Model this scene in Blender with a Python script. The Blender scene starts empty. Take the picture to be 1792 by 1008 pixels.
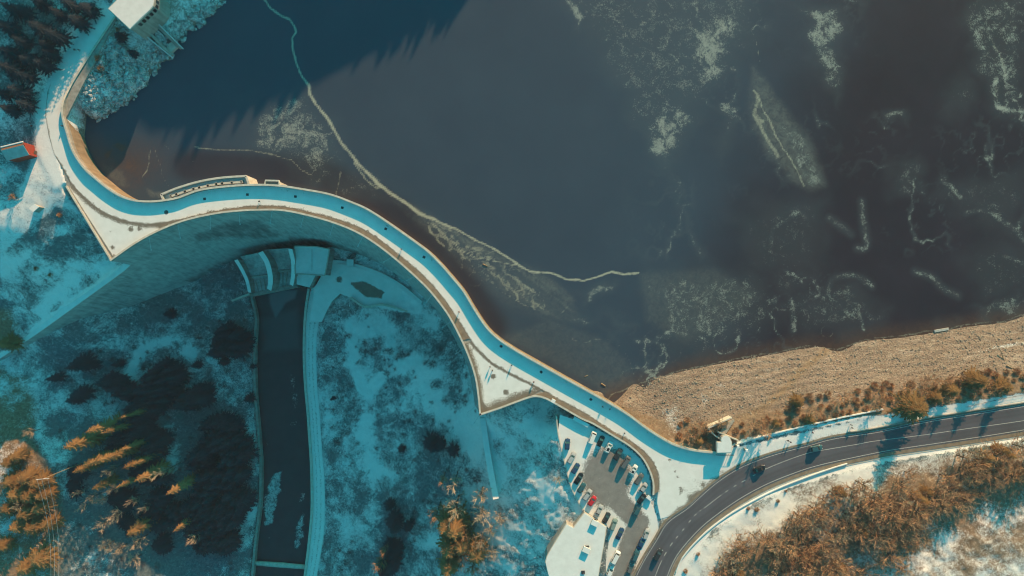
import bpy, bmesh, math, random
import numpy as np
from mathutils import Vector, geometry as geo
R = random.Random(7)
NR = np.random.RandomState(3)
C = bpy.context.scene.collection
SC = bpy.context.scene

# ------------------------------------------------------------------ camera, world, sun, exposure
CAMH, MPP = 260.0, 0.205            # camera height above the dam crest (z = 0), metres per photo pixel on the crest
cam = bpy.data.objects.new('camera', bpy.data.cameras.new('camera')); C.objects.link(cam)
cam.location = (0, 0, CAMH); cam.rotation_euler = (0, 0, 0)
cam.data.sensor_width = 36.0
cam.data.lens = 36.0 * (CAMH / MPP) / 1792.0
cam.data.clip_start = 1.0; cam.data.clip_end = 6000.0
SC.camera = cam
ELEV, AZ = math.radians(17.5), math.radians(21.0)      # azimuth clockwise from +Y (top of the picture)
SUN = Vector((math.sin(AZ) * math.cos(ELEV), math.cos(AZ) * math.cos(ELEV), math.sin(ELEV)))
w = bpy.data.worlds.new("World"); SC.world = w; w.use_nodes = True
nt = w.node_tree; nt.nodes.clear()
sky = nt.nodes.new('ShaderNodeTexSky'); sky.sky_type = 'NISHITA'; sky.sun_disc = False
sky.sun_elevation = ELEV; sky.sun_rotation = AZ
tint = nt.nodes.new('ShaderNodeMix'); tint.data_type = 'RGBA'; tint.blend_type = 'MULTIPLY'
tint.inputs[0].default_value = 1.0; tint.inputs[7].default_value = (0.065, 0.86, 0.77, 1)
bgn = nt.nodes.new('ShaderNodeBackground'); bgn.inputs[1].default_value = 0.15
wo = nt.nodes.new('ShaderNodeOutputWorld')
nt.links.new(sky.outputs[0], tint.inputs[6]); nt.links.new(tint.outputs[2], bgn.inputs[0]); nt.links.new(bgn.outputs[0], wo.inputs[0])
sl = bpy.data.lights.new('sun', 'SUN'); sl.energy = 5.0; sl.angle = math.radians(0.5); sl.color = (1.0, 0.59, 0.305)
so = bpy.data.objects.new('sun', sl); C.objects.link(so)
so.rotation_euler = SUN.to_track_quat('Z', 'Y').to_euler(); so.location = (60, 160, 120)
SC.view_settings.view_transform = 'Standard'; SC.view_settings.look = 'None'
SC.view_settings.exposure = 0.68; SC.view_settings.gamma = 1.0
SC.render.engine = 'CYCLES'
SC.cycles.use_denoising = True; SC.cycles.filter_width = 1.1
SC.cycles.max_bounces = 5; SC.cycles.diffuse_bounces = 3; SC.cycles.glossy_bounces = 2; SC.cycles.volume_bounces = 1
SC.cycles.caustics_reflective = False; SC.cycles.caustics_refractive = False

# ------------------------------------------------------------------ helpers
def U(px, py, z=0.0):
    k = MPP * (CAMH - z) / CAMH
    return ((px - 896.0) * k, (504.0 - py) * k, z)
def PX(X, Y, Z):
    k = MPP * (CAMH - Z) / CAMH
    return 896.0 + X / k, 504.0 - Y / k
def UL(pts, z=0.0):
    return [U(p[0], p[1], p[2] if len(p) > 2 else z) for p in pts]

class MB:
    def __init__(self): self.v = []; self.f = []
    def add(self, vs, fs):
        b = len(self.v); self.v += [tuple(x) for x in vs]; self.f += [tuple(b + i for i in f) for f in fs]; return b
    def box(self, c, s, rz=0.0, taper=1.0):
        cs, sn = math.cos(rz), math.sin(rz); vs = []
        for dz in (-.5, .5):
            t = taper if dz > 0 else 1.0
            for dx, dy in ((-.5, -.5), (.5, -.5), (.5, .5), (-.5, .5)):
                x, y = dx * s[0] * t, dy * s[1] * t
                vs.append((c[0] + x * cs - y * sn, c[1] + x * sn + y * cs, c[2] + dz * s[2]))
        self.add(vs, [(3, 2, 1, 0), (4, 5, 6, 7), (0, 1, 5, 4), (1, 2, 6, 5), (2, 3, 7, 6), (3, 0, 4, 7)]); return self
    def prism(self, poly, z0, z1):
        n = len(poly)
        a = sum(poly[i][0] * poly[(i + 1) % n][1] - poly[(i + 1) % n][0] * poly[i][1] for i in range(n))
        if a < 0: poly = poly[::-1]
        z0 = z0 if isinstance(z0, (list, tuple)) else [z0] * n
        z1 = z1 if isinstance(z1, (list, tuple)) else [z1] * n
        if a < 0: z0, z1 = list(z0)[::-1], list(z1)[::-1]
        vs = [(p[0], p[1], z) for p, z in zip(poly, z0)] + [(p[0], p[1], z) for p, z in zip(poly, z1)]
        b = self.add(vs, [(i, (i + 1) % n, n + (i + 1) % n, n + i) for i in range(n)])
        for tri in geo.tessellate_polygon([[Vector((p[0], p[1], 0)) for p in poly]]):
            t = list(tri)
            ax, ay = poly[t[0]][:2]; bx, by = poly[t[1]][:2]; cx, cy = poly[t[2]][:2]
            if (bx - ax) * (cy - ay) - (cx - ax) * (by - ay) < 0: t = t[::-1]
            self.f.append(tuple(b + n + i for i in t)); self.f.append(tuple(b + i for i in t[::-1]))
        return self
    def tube(self, pts, r, n=6, cap=True):
        pts = [Vector(p) for p in pts]; rs = r if isinstance(r, (list, tuple)) else [r] * len(pts)
        b = len(self.v)
        for i, p in enumerate(pts):
            d = (pts[min(i + 1, len(pts) - 1)] - pts[max(i - 1, 0)]).normalized()
            a = d.cross(Vector((0, 0, 1)));
            if a.length < .05: a = d.cross(Vector((1, 0, 0)))
            a.normalize(); c = a.cross(d).normalized()
            for k in range(n):
                q = p + (a * math.cos(2 * math.pi * k / n) + c * math.sin(2 * math.pi * k / n)) * rs[i]
                self.v.append(tuple(q))
        for i in range(len(pts) - 1):
            for k in range(n):
                self.f.append((b + i * n + k, b + i * n + (k + 1) % n, b + (i + 1) * n + (k + 1) % n, b + (i + 1) * n + k))
        if cap:
            self.f.append(tuple(b + k for k in range(n))[::-1]); self.f.append(tuple(b + (len(pts) - 1) * n + k for k in range(n)))
        return self
    def strip(self, line, w0, w1, z0, z1):
        """a wall along a world polyline, from offset w0 to w1 to its left, z0 to z1 (numbers or per-point lists)"""
        A = offset(line, w0); B = offset(line, w1); n = len(line)
        z0 = z0 if isinstance(z0, (list, tuple)) else [z0] * n
        z1 = z1 if isinstance(z1, (list, tuple)) else [z1] * n
        vs = []
        for i in range(n):
            vs += [(A[i][0], A[i][1], z0[i]), (A[i][0], A[i][1], z1[i]), (B[i][0], B[i][1], z1[i]), (B[i][0], B[i][1], z0[i])]
        fs = []
        for i in range(n - 1):
            o, q = 4 * i, 4 * i + 4
            for k in range(4): fs.append((o + k, q + k, q + (k + 1) % 4, o + (k + 1) % 4))
        fs += [(0, 1, 2, 3), (4 * n - 1, 4 * n - 2, 4 * n - 3, 4 * n - 4)]
        self.add(vs, fs); return self
    def dome(self, c, r, h, n=16, m=4):
        b = len(self.v)
        for j in range(m):
            a = j / m * math.pi / 2
            for k in range(n):
                t = 2 * math.pi * k / n
                self.v.append((c[0] + r * math.cos(a) * math.cos(t), c[1] + r * math.cos(a) * math.sin(t), c[2] + h * math.sin(a)))
        self.v.append((c[0], c[1], c[2] + h))
        for j in range(m - 1):
            for k in range(n): self.f.append((b + j * n + k, b + j * n + (k + 1) % n, b + (j + 1) * n + (k + 1) % n, b + (j + 1) * n + k))
        for k in range(n): self.f.append((b + (m - 1) * n + k, b + (m - 1) * n + (k + 1) % n, b + m * n))
        return self
    def build(self, name, mat, parent=None, smooth=False):
        return mesh_obj(name, self.v, self.f, mat, parent, smooth)

def mesh_obj(name, v, f, mat, parent=None, smooth=False, attrs=None):
    me = bpy.data.meshes.new(name); me.from_pydata(v, [], f); me.validate(); me.update()
    if mat: me.materials.append(mat)
    if smooth: me.polygons.foreach_set('use_smooth', [True] * len(me.polygons))
    for k, a in (attrs or {}).items():
        at = me.attributes.new(k, 'FLOAT', 'POINT'); at.data.foreach_set('value', np.asarray(a, dtype=np.float32))
    o = bpy.data.objects.new(name, me); C.objects.link(o)
    if parent is not None: o.parent = parent
    return o
def tag(o, label=None, cat=None, group=None, kind=None):
    if label: o['label'] = label
    if cat: o['category'] = cat
    if group: o['group'] = group
    if kind: o['kind'] = kind
    return o
def struct(o): o['kind'] = 'structure'; return o
def thing(name, label, cat, loc=(0, 0, 0), rz=0.0, group=None, scale=1.0):
    o = bpy.data.objects.new(name, None); C.objects.link(o); o.location = loc; o.rotation_euler = (0, 0, rz)
    o.scale = (scale,) * 3; o.empty_display_size = .3
    return tag(o, label, cat, group)
def dup(root, loc, rz, label=None, group=None, scale=None, mats=None):
    def cp(o, par):
        c = o.copy(); C.objects.link(c)
        if par is not None: c.parent = par
        for ch in kids.get(o.name, ()): cp(ch, c)
        return c
    kids = KIDS.setdefault(root.name, collect(root))
    r = cp(root, None); r.location = loc; r.rotation_euler = (0, 0, rz)
    if scale: r.scale = scale if isinstance(scale, tuple) else (scale,) * 3
    if label: r['label'] = label
    if group: r['group'] = group
    return r
KIDS = {}
def collect(root):
    d = {}
    def rec(o):
        ch = list(o.children)
        if ch: d[o.name] = ch
        for c in ch: rec(c)
    rec(root); return d
def offset(line, d):
    n = len(line); out = []
    for i in range(n):
        a = line[max(i - 1, 0)]; b = line[min(i + 1, n - 1)]
        tx, ty = b[0] - a[0], b[1] - a[1]; L = math.hypot(tx, ty) or 1
        m = 1.0
        if 0 < i < n - 1:
            p, q = line[i - 1], line[i + 1]; c = line[i]
            l1 = math.hypot(c[0] - p[0], c[1] - p[1]) or 1; l2 = math.hypot(q[0] - c[0], q[1] - c[1]) or 1
            cosv = ((c[0] - p[0]) * (q[0] - c[0]) + (c[1] - p[1]) * (q[1] - c[1])) / (l1 * l2)
            m = 1 / max(.55, math.sqrt(max(0, (1 + cosv) / 2)))
        out.append((c_x(line[i][0] - ty / L * d * m), c_x(line[i][1] + tx / L * d * m)))
    return out
def c_x(v): return v
def smooth_line(pts, step=2.5, it=2):
    """Chaikin-free Catmull-Rom resampling of 2D/3D points"""
    P = [np.array(p, float) for p in pts]; P = [2 * P[0] - P[1]] + P + [2 * P[-1] - P[-2]]
    out = []
    for i in range(1, len(P) - 2):
        p0, p1, p2, p3 = P[i - 1:i + 3]
        n = max(1, int(np.linalg.norm(p2[:2] - p1[:2]) / step))
        for k in range(n):
            t = k / n
            out.append(.5 * ((2 * p1) + (-p0 + p2) * t + (2 * p0 - 5 * p1 + 4 * p2 - p3) * t * t + (-p0 + 3 * p1 - 3 * p2 + p3) * t ** 3))
    out.append(P[-2]); return [tuple(map(float, p)) for p in out]
def seg_dist(x, y, line, closed=False):
    d = np.full(x.shape, 1e9)
    L = list(line) + ([line[0]] if closed else [])
    for (ax, ay), (bx, by) in zip([p[:2] for p in L[:-1]], [p[:2] for p in L[1:]]):
        vx, vy = bx - ax, by - ay; l2 = vx * vx + vy * vy or 1e-9
        t = np.clip(((x - ax) * vx + (y - ay) * vy) / l2, 0, 1)
        d = np.minimum(d, np.hypot(x - ax - t * vx, y - ay - t * vy))
    return d
def inside(x, y, poly):
    r = np.zeros(x.shape, bool); n = len(poly)
    for i in range(n):
        x1, y1 = poly[i][:2]; x2, y2 = poly[(i + 1) % n][:2]
        if y1 == y2: continue
        c = ((y1 > y) != (y2 > y)) & (x < (x2 - x1) * (y - y1) / (y2 - y1) + x1)
        r ^= c
    return r
def sdf(x, y, poly):
    d = seg_dist(x, y, poly, True); return np.where(inside(x, y, poly), d, -d)
def sstep(a, b, x):
    t = np.clip((x - a) / (b - a), 0, 1); return t * t * (3 - 2 * t)
def vnoise(x, y, seed=0):
    xi = np.floor(x).astype(np.int64); yi = np.floor(y).astype(np.int64); fx = x - xi; fy = y - yi
    def h(a, b):
        n = (a * 374761393 + b * 668265263 + seed * 974634541) & 0x7fffffff
        n = ((n ^ (n >> 13)) * 1274126177) & 0x7fffffff
        return ((n ^ (n >> 16)) & 0xffff) / 65535.0
    fx = fx * fx * (3 - 2 * fx); fy = fy * fy * (3 - 2 * fy)
    return (h(xi, yi) * (1 - fx) + h(xi + 1, yi) * fx) * (1 - fy) + (h(xi, yi + 1) * (1 - fx) + h(xi + 1, yi + 1) * fx) * fy
def fbm(x, y, seed=0, o=4):
    s = 0; a = .5
    for k in range(o): s = s + a * vnoise(x * 2 ** k, y * 2 ** k, seed + k); a *= .5
    return s / (1 - .5 ** o)

# ------------------------------------------------------------------ materials
def newmat(name):
    m = bpy.data.materials.new(name); m.use_nodes = True
    t = m.node_tree; b = t.nodes['Principled BSDF']; return m, t, b
def N(t, kind, **kw):
    n = t.nodes.new(kind)
    for k, v in kw.items():
        if k.startswith('i'): n.inputs[int(k[1:])].default_value = v
        else: setattr(n, k, v)
    return n
def mth(t, op, a, b=None, clamp=False):
    n = t.nodes.new('ShaderNodeMath'); n.operation = op; n.use_clamp = clamp
    for i, v in enumerate((a, b)):
        if v is None: continue
        if isinstance(v, (int, float)): n.inputs[i].default_value = v
        else: t.links.new(v, n.inputs[i])
    return n.outputs[0]
def mixc(t, f, a, b):
    n = t.nodes.new('ShaderNodeMix'); n.data_type = 'RGBA'
    for i, v in ((0, f), (6, a), (7, b)):
        if isinstance(v, (int, float)): n.inputs[i].default_value = v
        elif isinstance(v, tuple): n.inputs[i].default_value = v if len(v) == 4 else v + (1,)
        else: t.links.new(v, n.inputs[i])
    return n.outputs[2]
def attr(t, name):
    n = t.nodes.new('ShaderNodeAttribute'); n.attribute_name = name; return n.outputs['Fac']
def pos(t):
    return t.nodes.new('ShaderNodeNewGeometry').outputs['Position']
def noise(t, scale, detail=4, rough=.55, vec=None, stretch=None, dist=0.0):
    n = t.nodes.new('ShaderNodeTexNoise'); n.inputs['Scale'].default_value = scale
    n.inputs['Detail'].default_value = detail; n.inputs['Roughness'].default_value = rough; n.inputs['Distortion'].default_value = dist
    v = vec or pos(t)
    if stretch:
        mp = t.nodes.new('ShaderNodeMapping'); mp.inputs['Scale'].default_value = stretch[:3]
        if len(stretch) > 3: mp.inputs['Rotation'].default_value = (0, 0, stretch[3])
        t.links.new(v, mp.inputs[0]); v = mp.outputs[0]
    t.links.new(v, n.inputs['Vector']); return n.outputs['Fac']
def voro(t, scale, feat='F1', vec=None, out='Distance'):
    n = t.nodes.new('ShaderNodeTexVoronoi'); n.feature = feat; n.inputs['Scale'].default_value = scale
    t.links.new(vec or pos(t), n.inputs['Vector']); return n.outputs[out]
def ramp(t, f, lo, hi):
    return mth(t, 'DIVIDE', mth(t, 'SUBTRACT', f, lo), hi - lo, True)
def bump(t, b, h, strength=.5, dist=.3):
    n = t.nodes.new('ShaderNodeBump'); n.inputs['Strength'].default_value = strength; n.inputs['Distance'].default_value = dist
    t.links.new(h, n.inputs['Height']); t.links.new(n.outputs[0], b.inputs['Normal'])
def setc(t, b, c):
    if isinstance(c, tuple): b.inputs['Base Color'].default_value = c if len(c) == 4 else c + (1,)
    else: t.links.new(c, b.inputs['Base Color'])
MATS = {}
def mottled(name, c0, c1, scale=.6, rough=.85, spec=.2, detail=5, bmp=0.0):
    """a plain surface with soft real-world variation between two colours"""
    if name in MATS: return MATS[name]
    m, t, b = newmat(name); f = ramp(t, noise(t, scale, detail), .3, .7)
    setc(t, b, mixc(t, f, c0, c1)); b.inputs['Roughness'].default_value = rough; b.inputs['Specular IOR Level'].default_value = spec
    if bmp: bump(t, b, noise(t, scale * 6, 3), bmp, .15)
    MATS[name] = m; return m
def paint(name, c, rough=.35, spec=.5):
    if name in MATS: return MATS[name]
    m, t, b = newmat(name); f = ramp(t, noise(t, 3.0, 3), .35, .65)
    setc(t, b, mixc(t, f, c, tuple(min(1, x * 1.12 + .003) for x in c))); b.inputs['Roughness'].default_value = rough
    b.inputs['Specular IOR Level'].default_value = spec; MATS[name] = m; return m

def mat_snow_deck(name='packed_snow', d0=(.10, .085, .07), d1=(.30, .26, .21)):
    m, t, b = newmat(name)
    n1 = noise(t, .35, 5); n2 = noise(t, 2.2, 5, .65)
    dirt = mth(t, 'MULTIPLY', attr(t, 'dirt'), mth(t, 'ADD', .35, n2), True)
    dm = ramp(t, mth(t, 'ADD', dirt, mth(t, 'MULTIPLY', mth(t, 'SUBTRACT', n2, .5), .9)), .28, .62)
    snow = mixc(t, ramp(t, n1, .3, .7), (.75, .74, .71), (.83, .82, .795))
    setc(t, b, mixc(t, dm, snow, mixc(t, mth(t, 'ADD', mth(t, 'MULTIPLY', n2, .5), mth(t, 'MULTIPLY', n1, .5)), d0, d1)))
    b.inputs['Roughness'].default_value = .75; b.inputs['Specular IOR Level'].default_value = .15
    bump(t, b, mth(t, 'ADD', n2, n1), .12, .1); return m
def mat_concrete(name, c0, c1, streak=True, stain_shade=False):
    m, t, b = newmat(name)
    f = ramp(t, noise(t, .25, 6, .6), .3, .7)
    col = mixc(t, f, c0, c1)
    if streak:
        s = ramp(t, noise(t, .9, 4, .6, stretch=(1, 1, .06)), .42, .75)
        col = mixc(t, mth(t, 'MULTIPLY', s, .55), col, tuple(x * .38 for x in c0))
        z = t.nodes.new('ShaderNodeSeparateXYZ'); t.links.new(pos(t), z.inputs[0])
        j = mth(t, 'LESS_THAN', mth(t, 'FRACT', mth(t, 'MULTIPLY', z.outputs[2], .33)), .05)
        col = mixc(t, mth(t, 'MULTIPLY', j, .10), col, tuple(x * .4 for x in c0))
    if stain_shade:
        sn = mth(t, 'ADD', attr(t, 'stain_shade'), mth(t, 'MULTIPLY', mth(t, 'SUBTRACT', noise(t, .5, 5, .6, stretch=(1, 1, .25)), .5), .7))
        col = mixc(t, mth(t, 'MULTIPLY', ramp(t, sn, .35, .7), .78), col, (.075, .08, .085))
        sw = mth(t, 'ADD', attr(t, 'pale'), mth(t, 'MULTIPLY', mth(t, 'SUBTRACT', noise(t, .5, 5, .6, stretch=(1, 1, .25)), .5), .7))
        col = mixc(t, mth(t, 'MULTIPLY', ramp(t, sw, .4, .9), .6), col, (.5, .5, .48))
    setc(t, b, col); b.inputs['Roughness'].default_value = .9; b.inputs['Specular IOR Level'].default_value = .15
    bump(t, b, noise(t, 1.6, 4), .2, .2); return m
def mat_terrain():
    m, t, b = newmat('winter_ground')
    p = pos(t)
    n1 = noise(t, .16, 8, .72, dist=.4); n2 = noise(t, .9, 7, .75, dist=.9); n3 = noise(t, 3.6, 4, .65)
    g = mth(t, 'ADD', mth(t, 'MULTIPLY', n1, .55), mth(t, 'MULTIPLY', n2, .45))
    br = attr(t, 'brown'); rk = attr(t, 'rock'); sn = attr(t, 'snow')
    veg = mixc(t, ramp(t, n2, .3, .7), (.045, .088, .11), (.16, .235, .255))
    brn = mixc(t, ramp(t, n2, .33, .67), (.15, .092, .056), (.38, .26, .165))
    v1 = t.nodes.new('ShaderNodeTexVoronoi'); v1.inputs['Scale'].default_value = 1.9; t.links.new(p, v1.inputs['Vector'])
    sep = t.nodes.new('ShaderNodeSeparateColor'); t.links.new(v1.outputs['Color'], sep.inputs[0])
    stone = mixc(t, sep.outputs[0], (.25, .175, .132), (.44, .33, .26))
    stone = mixc(t, ramp(t, n1, .38, .66), stone, mixc(t, n2, (.20, .138, .105), (.38, .28, .215)))
    stone = mixc(t, mth(t, 'MULTIPLY', ramp(t, v1.outputs['Distance'], .35, .8), .45), stone, (.11, .08, .058))
    stra = noise(t, .5, 5, .7, stretch=(.16, .8, 1, -.13), dist=1.6)
    stone = mixc(t, mth(t, 'MULTIPLY', ramp(t, stra, .48, .68), .5), stone, (.17, .115, .088)); stone = mixc(t, mth(t, 'MULTIPLY', ramp(t, stra, .47, .30), .42), stone, (.56, .48, .41))
    base = mixc(t, br, veg, brn); base = mixc(t, rk, base, stone)
    # snow lies in a patchy blanket: a broken edge where the amount is middling
    th = mth(t, 'ADD', mth(t, 'MULTIPLY', mth(t, 'SUBTRACT', g, .5), 2.6), mth(t, 'MULTIPLY', mth(t, 'SUBTRACT', n3, .5), 1.5))
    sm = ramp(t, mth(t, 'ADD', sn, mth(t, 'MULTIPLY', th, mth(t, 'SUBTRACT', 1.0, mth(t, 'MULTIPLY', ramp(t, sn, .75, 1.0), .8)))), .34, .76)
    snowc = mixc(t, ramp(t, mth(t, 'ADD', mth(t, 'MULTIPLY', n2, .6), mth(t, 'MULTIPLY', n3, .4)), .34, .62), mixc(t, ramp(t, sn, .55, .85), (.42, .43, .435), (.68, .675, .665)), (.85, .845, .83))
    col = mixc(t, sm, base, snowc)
    setc(t, b, col); b.inputs['Roughness'].default_value = .9; b.inputs['Specular IOR Level'].default_value = .1
    hgt = mth(t, 'ADD', mth(t, 'MULTIPLY', n2, .5), mth(t, 'MULTIPLY', mth(t, 'MULTIPLY', v1.outputs['Distance'], -0.28), rk))
    bump(t, b, mth(t, 'MULTIPLY', mth(t, 'ADD', hgt, mth(t, 'MULTIPLY', n3, .25)), mth(t, 'SUBTRACT', 1.0, mth(t, 'MULTIPLY', sm, .72))), .7, .5); return m
def mat_lake():
    m, t, b = newmat('dark_lake_ice')
    n1 = noise(t, .05, 6, .6); n2 = noise(t, .55, 7, .68, dist=.8); n3 = noise(t, 1.9, 7, .8, dist=.6)
    dk = attr(t, 'dark')
    clear = mixc(t, ramp(t, n1, .3, .7), (.036, .056, .088), (.043, .066, .100))
    deep = mixc(t, ramp(t, n1, .3, .7), (.023, .015, .023), (.032, .022, .033))
    col = mixc(t, dk, clear, deep)
    col = mixc(t, mth(t, 'MULTIPLY', attr(t, 'shallow'), mth(t, 'ADD', .45, mth(t, 'MULTIPLY', n2, .6)), True), col, mixc(t, n2, (.055, .032, .022), (.16, .08, .045)))
    film = mth(t, 'MULTIPLY', attr(t, 'film'), ramp(t, n2, .25, .75))
    col = mixc(t, mth(t, 'MULTIPLY', film, .75), col, (.19, .21, .19))
    fr = attr(t, 'frost'); n4 = noise(t, .22, 5, .65, dist=1.0)
    dens = mth(t, 'MULTIPLY', fr, mth(t, 'ADD', .55, mth(t, 'MULTIPLY', ramp(t, n4, .36, .62), .50)))
    fm = ramp(t, mth(t, 'ADD', mth(t, 'ADD', mth(t, 'MULTIPLY', n3, 1.45), mth(t, 'MULTIPLY', n2, .45)), mth(t, 'MULTIPLY', dens, .95)), 1.50, 1.76)
    col = mixc(t, mth(t, 'MULTIPLY', ramp(t, fr, .0, .9), .28), col, (.10, .13, .14))
    col = mixc(t, mth(t, 'MULTIPLY', fm, .72), col, mixc(t, n2, (.15, .20, .21), (.50, .52, .44)))
    ln = mth(t, 'ADD', attr(t, 'line'), mth(t, 'MULTIPLY', mth(t, 'SUBTRACT', mth(t, 'ADD', mth(t, 'MULTIPLY', n2, .6), mth(t, 'MULTIPLY', n3, .4)), .5), 1.5))
    lm = mth(t, 'MULTIPLY', ramp(t, ln, .45, 1.0), ramp(t, attr(t, 'line'), .0, .25))
    col = mixc(t, mth(t, 'MULTIPLY', lm, .85), col, mixc(t, n3, (.30, .32, .25), (.58, .57, .44)))
    setc(t, b, col); b.inputs['Roughness'].default_value = .42; b.inputs['Specular IOR Level'].default_value = .25
    bump(t, b, mth(t, 'ADD', mth(t, 'MULTIPLY', fm, .6), mth(t, 'MULTIPLY', n2, .1)), .15, .1); return m
def mat_river():
    m, t, b = newmat('dark_river')
    n1 = noise(t, .2, 5, .6); n2 = noise(t, .8, 7, .7, dist=.8)
    col = mixc(t, n1, (.016, .020, .027), (.034, .042, .052))
    col = mixc(t, mth(t, 'MULTIPLY', attr(t, 'film'), .7), col, (.16, .22, .24))
    fm = ramp(t, mth(t, 'ADD', n2, attr(t, 'frost')), .95, 1.2)
    col = mixc(t, fm, col, mixc(t, n2, (.30, .33, .33), (.7, .7, .69)))
    setc(t, b, col); b.inputs['Roughness'].default_value = .25; b.inputs['Specular IOR Level'].default_value = .4
    bump(t, b, n2, .1, .1); return m
def mat_asphalt():
    m, t, b = newmat('asphalt')
    n1 = noise(t, .12, 5, .6, stretch=(1, 1, 1)); n2 = noise(t, 6, 3)
    col = mixc(t, ramp(t, n1, .3, .7), (.082, .080, .100), (.120, .115, .138))
    col = mixc(t, mth(t, 'MULTIPLY', n2, .35), col, (.15, .15, .16))
    col = mixc(t, mth(t, 'MULTIPLY', attr(t, 'worn'), .30), col, (.055, .054, .058))
    setc(t, b, col); b.inputs['Roughness'].default_value = .8; b.inputs['Specular IOR Level'].default_value = .25
    bump(t, b, n2, .1, .05); return m
def mat_foliage(name, c0, c1, sp=.08, scale=.5):
    m, t, b = newmat(name)
    oi = t.nodes.new('ShaderNodeObjectInfo')
    f = mth(t, 'ADD', mth(t, 'MULTIPLY', ramp(t, noise(t, scale, 3), .3, .7), .6), mth(t, 'MULTIPLY', oi.outputs['Random'], .4))
    setc(t, b, mixc(t, f, c0, c1)); b.inputs['Roughness'].default_value = .8; b.inputs['Specular IOR Level'].default_value = sp
    MATS[name] = m; return m

M_snow = mat_snow_deck(); M_lot = mat_snow_deck('trodden_gravel', (.07, .07, .075), (.40, .37, .34))
M_dam = mat_concrete('dam_concrete', (.33, .33, .325), (.47, .47, .46), stain_shade=True)
M_wall = mat_concrete('weathered_concrete', (.30, .28, .25), (.46, .43, .39), streak=True)
M_cope = mottled('pale_coping_stone', (.50, .45, .38), (.68, .63, .55), .8)
M_ledge = mottled('brown_paving', (.20, .155, .115), (.31, .245, .185), .5, bmp=.2)
M_ground = mat_terrain(); M_lake = mat_lake(); M_river = mat_river(); M_asph = mat_asphalt()
M_line = mottled('worn_white_paint', (.36, .35, .33), (.60, .58, .54), 1.5)
M_steel = mottled('galvanised_steel', (.45, .46, .47), (.62, .63, .64), 2, .45, .5)
M_dark = mottled('dark_metal', (.025, .025, .028), (.06, .06, .065), 2, .5, .4)
M_wood = mottled('weathered_timber', (.22, .15, .09), (.40, .29, .18), 1.5)
M_plain = mottled('settled_snow', (.74, .73, .71), (.83, .82, .80), .5, .8, .1, bmp=.1)
M_needle_lit = mat_foliage('sunlit_needles', (.14, .072, .030), (.46, .25, .10))  # sunlit copy: the warm sun tone is put into the needle colour
M_needle_shade = mat_foliage('shaded_needles', (.022, .031, .042), (.048, .058, .074))  # shaded copy of the needles, with the shade put into the colour
M_twig = mat_foliage('pale_bare_twigs', (.34, .25, .17), (.60, .48, .36))
M_rust = mat_foliage('rusty_bare_twigs', (.33, .165, .088), (.60, .35, .20))
M_tan = mat_foliage('tan_bare_twigs', (.30, .17, .10), (.56, .37, .24))
M_dtwig = mat_foliage('dark_winter_scrub', (.05, .055, .06), (.13, .13, .135))
M_bark = mottled('bark', (.07, .052, .038), (.17, .13, .095), 2)

# ------------------------------------------------------------------ outlines read off the photograph (pixels), all on the crest level
UPS = [(232, -20), (218, 5), (201, 33), (165, 87), (140, 126), (125.6, 151), (117, 173), (114, 196), (117, 214), (122, 231), (133, 265), (153, 295), (173, 313), (193, 329),
       (216, 343), (241, 350.5), (266, 352), (286, 350.5), (314, 345.5), (352, 332), (402, 325.4), (449.5, 323), (490, 324.5), (530.5, 330.4), (577, 339),
       (613, 351.6), (646.6, 366.5), (685, 391.5), (721, 417), (750, 438.7), (773, 461.5), (793, 484.5), (813, 509), (831, 539), (853, 571.7), (875, 592.6),
       (906.8, 613.4), (950.4, 638.2), (998, 665), (1065.5, 702.7), (1100, 724), (1132.9, 748.3), (1165, 768.4), (1187, 778.4), (1215, 785.5), (1253, 789.5)]
EDGE = [(94, 269), (110.5, 296.5), (125.6, 323), (145.7, 344), (173, 367), (201, 381), (231, 390), (263.7, 393), (301, 388), (334, 381), (377, 370.6), (415, 364.5),
        (453, 361.4), (494.4, 362.7), (535.7, 371), (582, 382.5), (628.5, 399.3), (664.6, 421.2), (700.7, 449.6), (731.7, 475.4), (756, 500), (779, 528), (800.7, 559.8),
        (817.5, 586.6), (833.4, 609.4), (863, 637), (898.9, 657), (930.6, 673), (958.4, 688.8), (988, 705.6), (1023.8, 724.5), (1044.5, 738), (1076.6, 758.3),
        (1100.7, 771.4), (1124.8, 789.5), (1142.9, 810.6), (1151, 832.7), (1152, 860)]
DARC = [(195.9, 457.3), (241, 425.9), (283.8, 403.3), (326.5, 387), (376.7, 375.7), (415, 371), (453, 369), (494.4, 369.6), (535.7, 377.4), (582, 390.3), (623.4, 407),
        (659.5, 429), (695.6, 457.3), (729, 487), (752, 510), (775.9, 540), (789.8, 561.8), (807.6, 596.5), (821.5, 629.3), (831.4, 661), (836.4, 694.7), (839.3, 726.5)]
DRIGHT = [(839.3, 726.5), (875, 714.6), (922.7, 697), (938.5, 694), (954.4, 697.7), (978.2, 710.6), (1017.9, 733.4), (1036.4, 741.3), (1072.6, 763), (1100.7, 780.5),
          (1120.8, 799), (1132.9, 818.6), (1140.9, 842.7), (1141, 865)]
DLEFT = [(116.8, 326.7), (195.9, 457.3)]
UPS = smooth_line(UPS, 6); EDGE = smooth_line(EDGE, 6); DARC = smooth_line(DARC, 6)
DRIGHT = [DRIGHT[0]] + smooth_line(DRIGHT[1:], 6)
ROADL = [(192, -20), (188, 3), (125.6, 83), (95, 128), (83, 161), (79, 201), (85, 236), (94, 269)]
LAKE_Z = -9.0
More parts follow.
